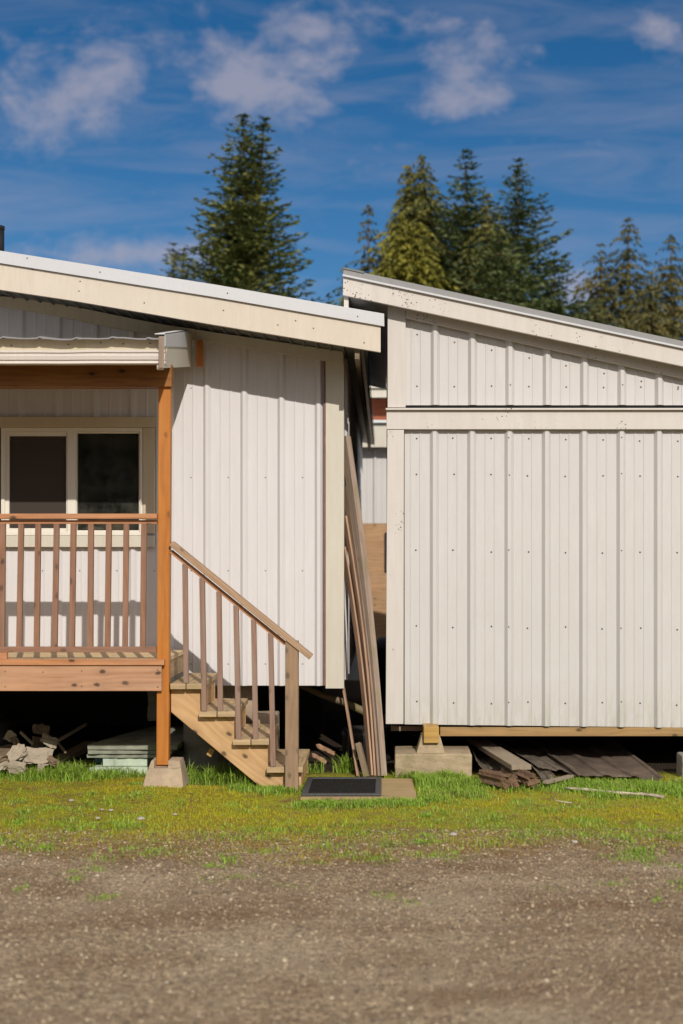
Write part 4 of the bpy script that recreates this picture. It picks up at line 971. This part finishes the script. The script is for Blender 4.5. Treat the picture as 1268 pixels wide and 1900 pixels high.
def conifer(name, label, px, py_top, Y, halfw_px, py_ref, mat, kind='fir', tips=((0, 0),), dens=1.0, seed=1, power=.85, trunkmat=None, low=1.2):
    """halfw_px: half width of the crown in the photo at the height of py_ref"""
    rg = np.random.default_rng(seed)
    base = Vector((XX(px, Y), Y, 0)); Ht = ZZ(py_top, Y); zr = ZZ(py_ref, Y); rr = halfw_px*Y/F
    k = rr/((Ht-zr)**power)
    root = thing(name, label, 'tree', base)
    bm = NB(); tube(bm, [base+Vector((0, 0, z_)) for z_ in np.linspace(-.2, Ht*.97, 9)], [max(.02, .018*Ht*(1-i/8.2)) for i in range(9)], 8)
    for dx, dz in tips[1:]:
        tube(bm, [base+Vector((0, 0, Ht*.70)), base+Vector((dx*.7, .1, Ht*.82)), base+Vector((dx, .1, Ht-dz))], [.07, .05, .015], 6)
    link('trunk', bm, M['bark'], root)
    C = []; D = []; S = []; RN = []
    for ti, (dx, dz) in enumerate(tips):
        top = Ht-dz; zlow = low if ti == 0 else top-(Ht*.28)
        z_ = top
        while z_ > zlow:
            fr_ = top-z_
            if rg.random() < .10: z_ -= rg.uniform(.05, .22)
            # radius with lobes and ragged whorls
            r0 = k*(fr_**power)*(1 if ti == 0 else .8)
            if ti == 0: r0 = min(r0, rr*1.5)
            r0 *= rg.uniform(.85, 1.2)
            nb = int((3+r0*4.6)*dens)+1; ph0 = rg.uniform(0, 6.28)
            offx = dx*min(1, max(0, 1-(fr_)/(Ht*.3))) if ti else 0
            for b_ in range(nb):
                ph = ph0+6.283*b_/nb+rg.uniform(-.35, .35); L = r0*(rg.uniform(.55, 1.0) if rg.random() < .75 else rg.uniform(1.0, 1.28))+.12
                crn = rg.random()
                n_ = max(3, int(L/.085)); s_ = np.linspace(.06, 1, n_)
                if kind == 'fir': zz = (.22*L*s_**2*1.2-.20*L*s_)+.0
                elif kind == 'spruce': zz = -.30*L*s_+.34*L*s_**2.4
                else: zz = .18*L*s_-.50*L*s_**2
                cx = base.x+offx+np.cos(ph)*L*s_; cy = base.y+np.sin(ph)*L*s_; cz = z_+zz+rg.normal(0, .02, n_)
                # side twigs, longest in the middle
                for m_ in range(4):
                    sd = rg.uniform(-1, 1, n_); tw = (.06+.30*L*np.sin(np.pi*np.clip(s_, .05, .93))*.55)*sd
                    hang = -np.abs(tw)*(.25 if kind != 'cedar' else .9)
                    C.append(np.stack([cx-np.sin(ph)*tw, cy+np.cos(ph)*tw, cz+hang], 1))
                    ax = np.stack([np.cos(ph)*np.ones(n_)-np.sin(ph)*sd*1.1, np.sin(ph)*np.ones(n_)+np.cos(ph)*sd*1.1, (.10 if kind != 'cedar' else -.9)*np.ones(n_)], 1)+rg.normal(0, .35, (n_, 3))
                    D.append(ax/np.linalg.norm(ax, axis=1)[:, None]); S.append(rg.uniform(.09, .20, n_)*(.75+.25*min(1, L)))
                    RN.append(np.clip(crn*.75+rg.random(n_)*.25, 0, 1))
            z_ -= (.16+.045*fr_**.5)/max(.6, dens)*rg.uniform(.7, 1.3)
    C = np.concatenate(C); D = np.concatenate(D); S = np.concatenate(S); RN = np.concatenate(RN); N = len(C)
    up = rg.normal(0, 1, (N, 3))*.6+np.array([0, 0, 1.0]); Q = np.cross(D, up); Q /= np.linalg.norm(Q, axis=1)[:, None]+1e-6
    a_ = S[:, None]*D; b_ = Q*S[:, None]*(.20 if kind != 'cedar' else .22)
    V = np.stack([C-a_*.5, C-a_*.05+b_, C+a_*.75, C-a_*.05-b_], 1)-np.array([base.x, base.y, 0])
    fq = (np.arange(N)*4)[:, None]+np.arange(4)
    o = mesh_np('crown', V.reshape(-1, 3), fq, mat, {'rnd': np.repeat(RN, 4)}); o.parent = root
    return root
conifer('fir_tree', 'large dark twin-topped fir rising behind the left roof', 452, 213, 36, 122, 520, FM['fir'], 'fir', ((0, 0), (.52, .1), (-.35, 1.3)), 1.22, 11, .86)
conifer('small_fir_tree', 'small distant fir left of the large twin-topped fir', 322, 452, 46, 30, 520, FM['thin'], 'fir', ((0, 0), (.35, .1)), .8, 12)
conifer('cedar_tree', 'slim ragged cedar leftmost in the group behind the shed roof', 684, 383, 43, 40, 520, FM['thin'], 'cedar', ((0, 0),), .8, 13)
conifer('cedar_tree', 'tall twin-topped yellow-brown cedar behind the upper end of the shed roof', 783, 290, 42, 112, 510, FM['cedar'], 'cedar', ((0, 0), (-.42, .3)), 1.2, 14, .8)
conifer('yellow_cedar_tree', 'low yellow-green tree in front of the twin-topped cedar', 745, 400, 39, 75, 520, FM['yellow'], 'cedar', ((0, 0), (.5, .2)), 1.2, 15, .6)
conifer('spruce_tree', 'dark spruce with a sharp top, left of two behind the shed roof', 866, 281, 41, 100, 500, FM['spruce'], 'spruce', ((0, 0),), 1.2, 16, .85)
conifer('young_cedar_tree', 'brownish cedar between the two sharp-topped spruces', 905, 360, 40, 60, 520, FM['cedar'], 'cedar', ((0, 0),), 1.0, 17)
conifer('spruce_tree', 'dark slender spruce, right of two, beside open sky', 962, 297, 42, 86, 500, FM['spruce'], 'spruce', ((0, 0),), 1.2, 18, .85)
conifer('cedar_tree', 'short cedar filling in right of the slender spruce', 1030, 470, 40, 72, 580, FM['spruce'], 'fir', ((0, 0),), 1.0, 19)
conifer('spruce_tree', 'low bluish spruce at the foot of the two tall spruces', 925, 420, 38, 70, 540, FM['spruce'], 'spruce', ((0, 0),), 1.2, 28, .7)
conifer('cedar_tree', 'sparse cedar left of three at the right edge', 1116, 452, 46, 60, 560, FM['thin'], 'cedar', ((0, 0),), .75, 20, .7)
conifer('cedar_tree', 'sparse taller cedar in the middle of three at the right edge', 1166, 405, 46, 78, 560, FM['thin'], 'cedar', ((0, 0),), .85, 21, .8)
conifer('cedar_tree', 'sparse cedar cut by the right edge of the photo', 1246, 437, 45, 72, 560, FM['thin'], 'cedar', ((0, 0),), .85, 22, .75)
conifer('cedar_tree', 'shrubby low cedar between the right-hand three and the spruces', 1205, 530, 43, 60, 600, FM['thin'], 'cedar', ((0, 0),), 1.0, 23, .6)
conifer('young_cedar_tree', 'low green cedar hidden between the slim cedar and the shed roof peak', 640, 498, 44, 22, 550, FM['fir'], 'cedar', ((0, 0),), .7, 24, .7)
conifer('young_cedar_tree', 'dark shrubby cedar behind the right part of the shed roof', 1105, 560, 41, 70, 620, FM['thin'], 'cedar', ((0, 0),), 1.0, 25, .5)

# woods across the yard, behind the photographer, mirrored in the window
N = 26000; x = rng.uniform(-45, 35, N); hmax = 7+7*fbm(x*.16, x*0+2, 51, 4)+3*fbm(x*.9, x*0, 52, 2); z = hmax*rng.power(1.2, N); y = -52+rng.uniform(-3, 3, N)
C = np.stack([x, y, z], 1); Da = rng.normal(0, 1, (N, 3)); Da /= np.linalg.norm(Da, axis=1)[:, None]; Qa = np.cross(Da, rng.normal(0, 1, (N, 3))); Qa /= np.linalg.norm(Qa, axis=1)[:, None]
V = np.stack([C-Da*.6, C+Qa*.3, C+Da*.6, C-Qa*.3], 1).reshape(-1, 3)
o = mesh_np('woods', V, (np.arange(N)*4)[:, None]+np.arange(4), FM['spruce'], {'rnd': np.repeat(rng.random(N), 4)}); props(o, None, None, None, 'stuff')

GR = {'tree': 'evergreen trees behind the two buildings', 'board': 'loose boards leaning or lying near the buildings', 'foam board': 'stacked foam boards under the porch', 'rubble': 'rubble pile under the porch', 'stone': 'pale stones in the grass', 'metal sheet': 'old metal sheets under the shed', 'log': 'split logs under the plank', 'concrete block': 'concrete supports under the buildings', 'stick': 'loose sticks on the ground', 'bark': 'bark pieces under the house', 'plank': 'loose planks under the buildings'}
for o in COL.objects:
    if o.parent is None and o.get('category') in GR: o['group'] = GR[o['category']]

# ================================================================== WORLD, SUN, CAMERA
SUN = Vector((.25, -1.0, .61)).normalized()
elev = math.asin(SUN.z); rot = math.atan2(SUN.x, SUN.y)
w = bpy.data.worlds.new('World'); scene.world = w; w.use_nodes = True; nt = w.node_tree
bg = nt.nodes['Background']; tc = nt.nodes.new('ShaderNodeTexCoord')
sky = nt.nodes.new('ShaderNodeTexSky'); sky.sky_type = 'NISHITA'; sky.sun_disc = False; sky.sun_elevation = elev; sky.sun_rotation = rot
sky.air_density = 1.0; sky.dust_density = .6; sky.ozone_density = 4.0; sky.altitude = 1500
def wn(tp, **kw):
    n_ = nt.nodes.new(tp)
    for k_, v_ in kw.items(): setattr(n_, k_, v_)
    return n_
def wm(op, a, b=None, clamp=False):
    n_ = wn('ShaderNodeMath', operation=op); n_.use_clamp = clamp
    for i, v_ in enumerate((a, b)):
        if v_ is None: continue
        if isinstance(v_, (int, float)): n_.inputs[i].default_value = v_
        else: nt.links.new(v_, n_.inputs[i])
    return n_.outputs[0]
sp = wn('ShaderNodeSeparateXYZ'); nt.links.new(tc.outputs['Generated'], sp.inputs[0])
yy = wm('MAXIMUM', sp.outputs[1], .02); u = wm('DIVIDE', sp.outputs[0], yy); vv = wm('DIVIDE', sp.outputs[2], yy)
cb = wn('ShaderNodeCombineXYZ'); nt.links.new(u, cb.inputs[0]); nt.links.new(vv, cb.inputs[1])
def wnoise(scale, sx=1, sy=1, det=5, rough=.6, dist=0.0, off=0.0):
    mp = wn('ShaderNodeMapping'); mp.inputs['Scale'].default_value = (sx, sy, 1); mp.inputs['Location'].default_value = (off, off*.7, 0); nt.links.new(cb.outputs[0], mp.inputs[0])
    n_ = wn('ShaderNodeTexNoise'); n_.inputs['Scale'].default_value = scale; n_.inputs['Detail'].default_value = det; n_.inputs['Roughness'].default_value = rough; n_.inputs['Distortion'].default_value = dist
    nt.links.new(mp.outputs[0], n_.inputs['Vector']); return n_.outputs['Fac']
acc = None
BL = [(440, 150, 85, 75, 1.0), (520, 165, 110, 60, .9), (610, 115, 80, 45, .9), (575, 55, 130, 45, .75), (840, 185, 110, 40, .9), (850, 135, 60, 40, .6), (860, 75, 110, 50, .7), (960, 110, 75, 55, .6), (185, 160, 100, 65, .95), (70, 195, 130, 65, .9), (40, 125, 90, 40, .6), (130, 235, 110, 50, .7), (1215, 50, 50, 35, .8), (990, 5, 40, 22, .6), (230, 470, 190, 38, .9), (60, 470, 120, 28, .6), (700, 20, 120, 40, .45), (1045, 120, 30, 40, .5), (280, 60, 160, 90, .3), (1010, 280, 260, 35, .35), (650, 290, 200, 60, .30), (200, 310, 260, 60, .25), (1080, 530, 50, 40, .9), (-80, 180, 140, 90, .9), (1400, 120, 140, 60, .8), (1500, 400, 200, 50, .7)]
for px, py, rx, ry, am in BL:
    a_ = wm('DIVIDE', wm('SUBTRACT', u, (px-VX)/F), rx*1.25/F); b_ = wm('DIVIDE', wm('SUBTRACT', vv, (HY-py)/F), ry*1.25/F)
    d_ = wm('ADD', wm('MULTIPLY', a_, a_), wm('MULTIPLY', b_, b_)); g_ = wm('MULTIPLY', wm('POWER', 2.718, wm('MULTIPLY', d_, -1.0)), am)
    acc = g_ if acc is None else wm('MAXIMUM', acc, g_)
n1 = wnoise(13, 1, 1.3, 8, .6, .4); n2 = wnoise(34, 1, 1.7, 6, .62, .3, 3)
puff = wm('ADD', acc, wm('MULTIPLY', wm('SUBTRACT', n1, .5), 2.0)); puff = wm('ADD', puff, wm('MULTIPLY', wm('SUBTRACT', n2, .5), 1.1))
mr = wn('ShaderNodeMapRange'); mr.interpolation_type = 'SMOOTHSTEP'; mr.inputs[1].default_value = .22; mr.inputs[2].default_value = 1.15; mr.inputs[3].default_value = 0; mr.inputs[4].default_value = .64; nt.links.new(puff, mr.inputs[0])
# high thin streaks
st_ = wnoise(5.5, 1.0, 5.5, 6, .62, .8, 7); s2 = wn('ShaderNodeMapRange'); s2.inputs[1].default_value = .44; s2.inputs[2].default_value = .80; s2.inputs[3].default_value = 0; s2.inputs[4].default_value = .30; nt.links.new(st_, s2.inputs[0])
fac = wm('MAXIMUM', mr.outputs[0], s2.outputs[0]); fac = wm('MULTIPLY', fac, wm('GREATER_THAN', sp.outputs[1], .03))
hs = wn('ShaderNodeHueSaturation'); hs.inputs['Saturation'].default_value = 1.38; hs.inputs['Value'].default_value = .62; nt.links.new(sky.outputs[0], hs.inputs['Color'])
hz = wn('ShaderNodeMix', data_type='RGBA'); nt.links.new(wm('MULTIPLY', wm('POWER', 2.718, wm('MULTIPLY', wm('MAXIMUM', sp.outputs[2], 0.0), -6.0)), .70), hz.inputs[0]); nt.links.new(hs.outputs[0], hz.inputs[6]); hz.inputs[7].default_value = (2.4, 4.3, 6.9, 1)
mx = wn('ShaderNodeMix', data_type='RGBA'); nt.links.new(fac, mx.inputs[0]); nt.links.new(hz.outputs[2], mx.inputs[6]); mx.inputs[7].default_value = (4.6, 4.3, 5.0, 1)
n3 = wn('ShaderNodeTexNoise'); n3.inputs['Scale'].default_value = 2.2; n3.inputs['Detail'].default_value = 6; nt.links.new(tc.outputs['Generated'], n3.inputs['Vector'])  # bright unseen clouds added behind the camera and overhead to lift the fill light
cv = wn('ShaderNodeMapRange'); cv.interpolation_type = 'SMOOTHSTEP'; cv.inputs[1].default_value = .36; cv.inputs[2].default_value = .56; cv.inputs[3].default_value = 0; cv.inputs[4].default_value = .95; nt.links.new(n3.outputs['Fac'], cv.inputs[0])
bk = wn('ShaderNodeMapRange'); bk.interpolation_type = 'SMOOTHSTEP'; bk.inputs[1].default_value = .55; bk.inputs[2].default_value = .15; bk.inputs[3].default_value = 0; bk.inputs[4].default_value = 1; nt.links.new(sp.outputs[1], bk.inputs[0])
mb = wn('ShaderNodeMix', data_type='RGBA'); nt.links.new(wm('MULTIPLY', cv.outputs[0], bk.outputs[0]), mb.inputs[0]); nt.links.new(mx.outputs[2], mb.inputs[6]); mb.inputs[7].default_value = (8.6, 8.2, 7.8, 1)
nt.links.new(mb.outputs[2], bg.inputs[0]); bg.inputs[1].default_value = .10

sd = bpy.data.lights.new('sun', 'SUN'); sd.energy = 3.7; sd.angle = R(.5); sd.color = (1.0, .93, .84)
so = bpy.data.objects.new('sun', sd); COL.objects.link(so); so.rotation_euler = SUN.to_track_quat('Z', 'Y').to_euler(); so.location = (5, -10, 12)
cam = bpy.data.cameras.new('camera'); co = bpy.data.objects.new('camera', cam); COL.objects.link(co); scene.camera = co
co.location = (0, 0, H); co.rotation_euler = (R(90), 0, 0)
cam.sensor_fit = 'VERTICAL'; cam.sensor_height = 36; cam.sensor_width = 24; cam.lens = F/1900*36
cam.shift_x = (634-VX)/1900; cam.shift_y = (HY-950)/1900; cam.clip_end = 3000
cam.dof.use_dof = True; cam.dof.focus_distance = 11.2; cam.dof.aperture_fstop = 1.6
vs = scene.view_settings; vs.view_transform = 'Standard'; vs.look = 'None'; vs.exposure = -.08; vs.gamma = 1; vs.use_curve_mapping = False
vs.use_white_balance = True; vs.white_balance_temperature = 6540; vs.white_balance_tint = 9
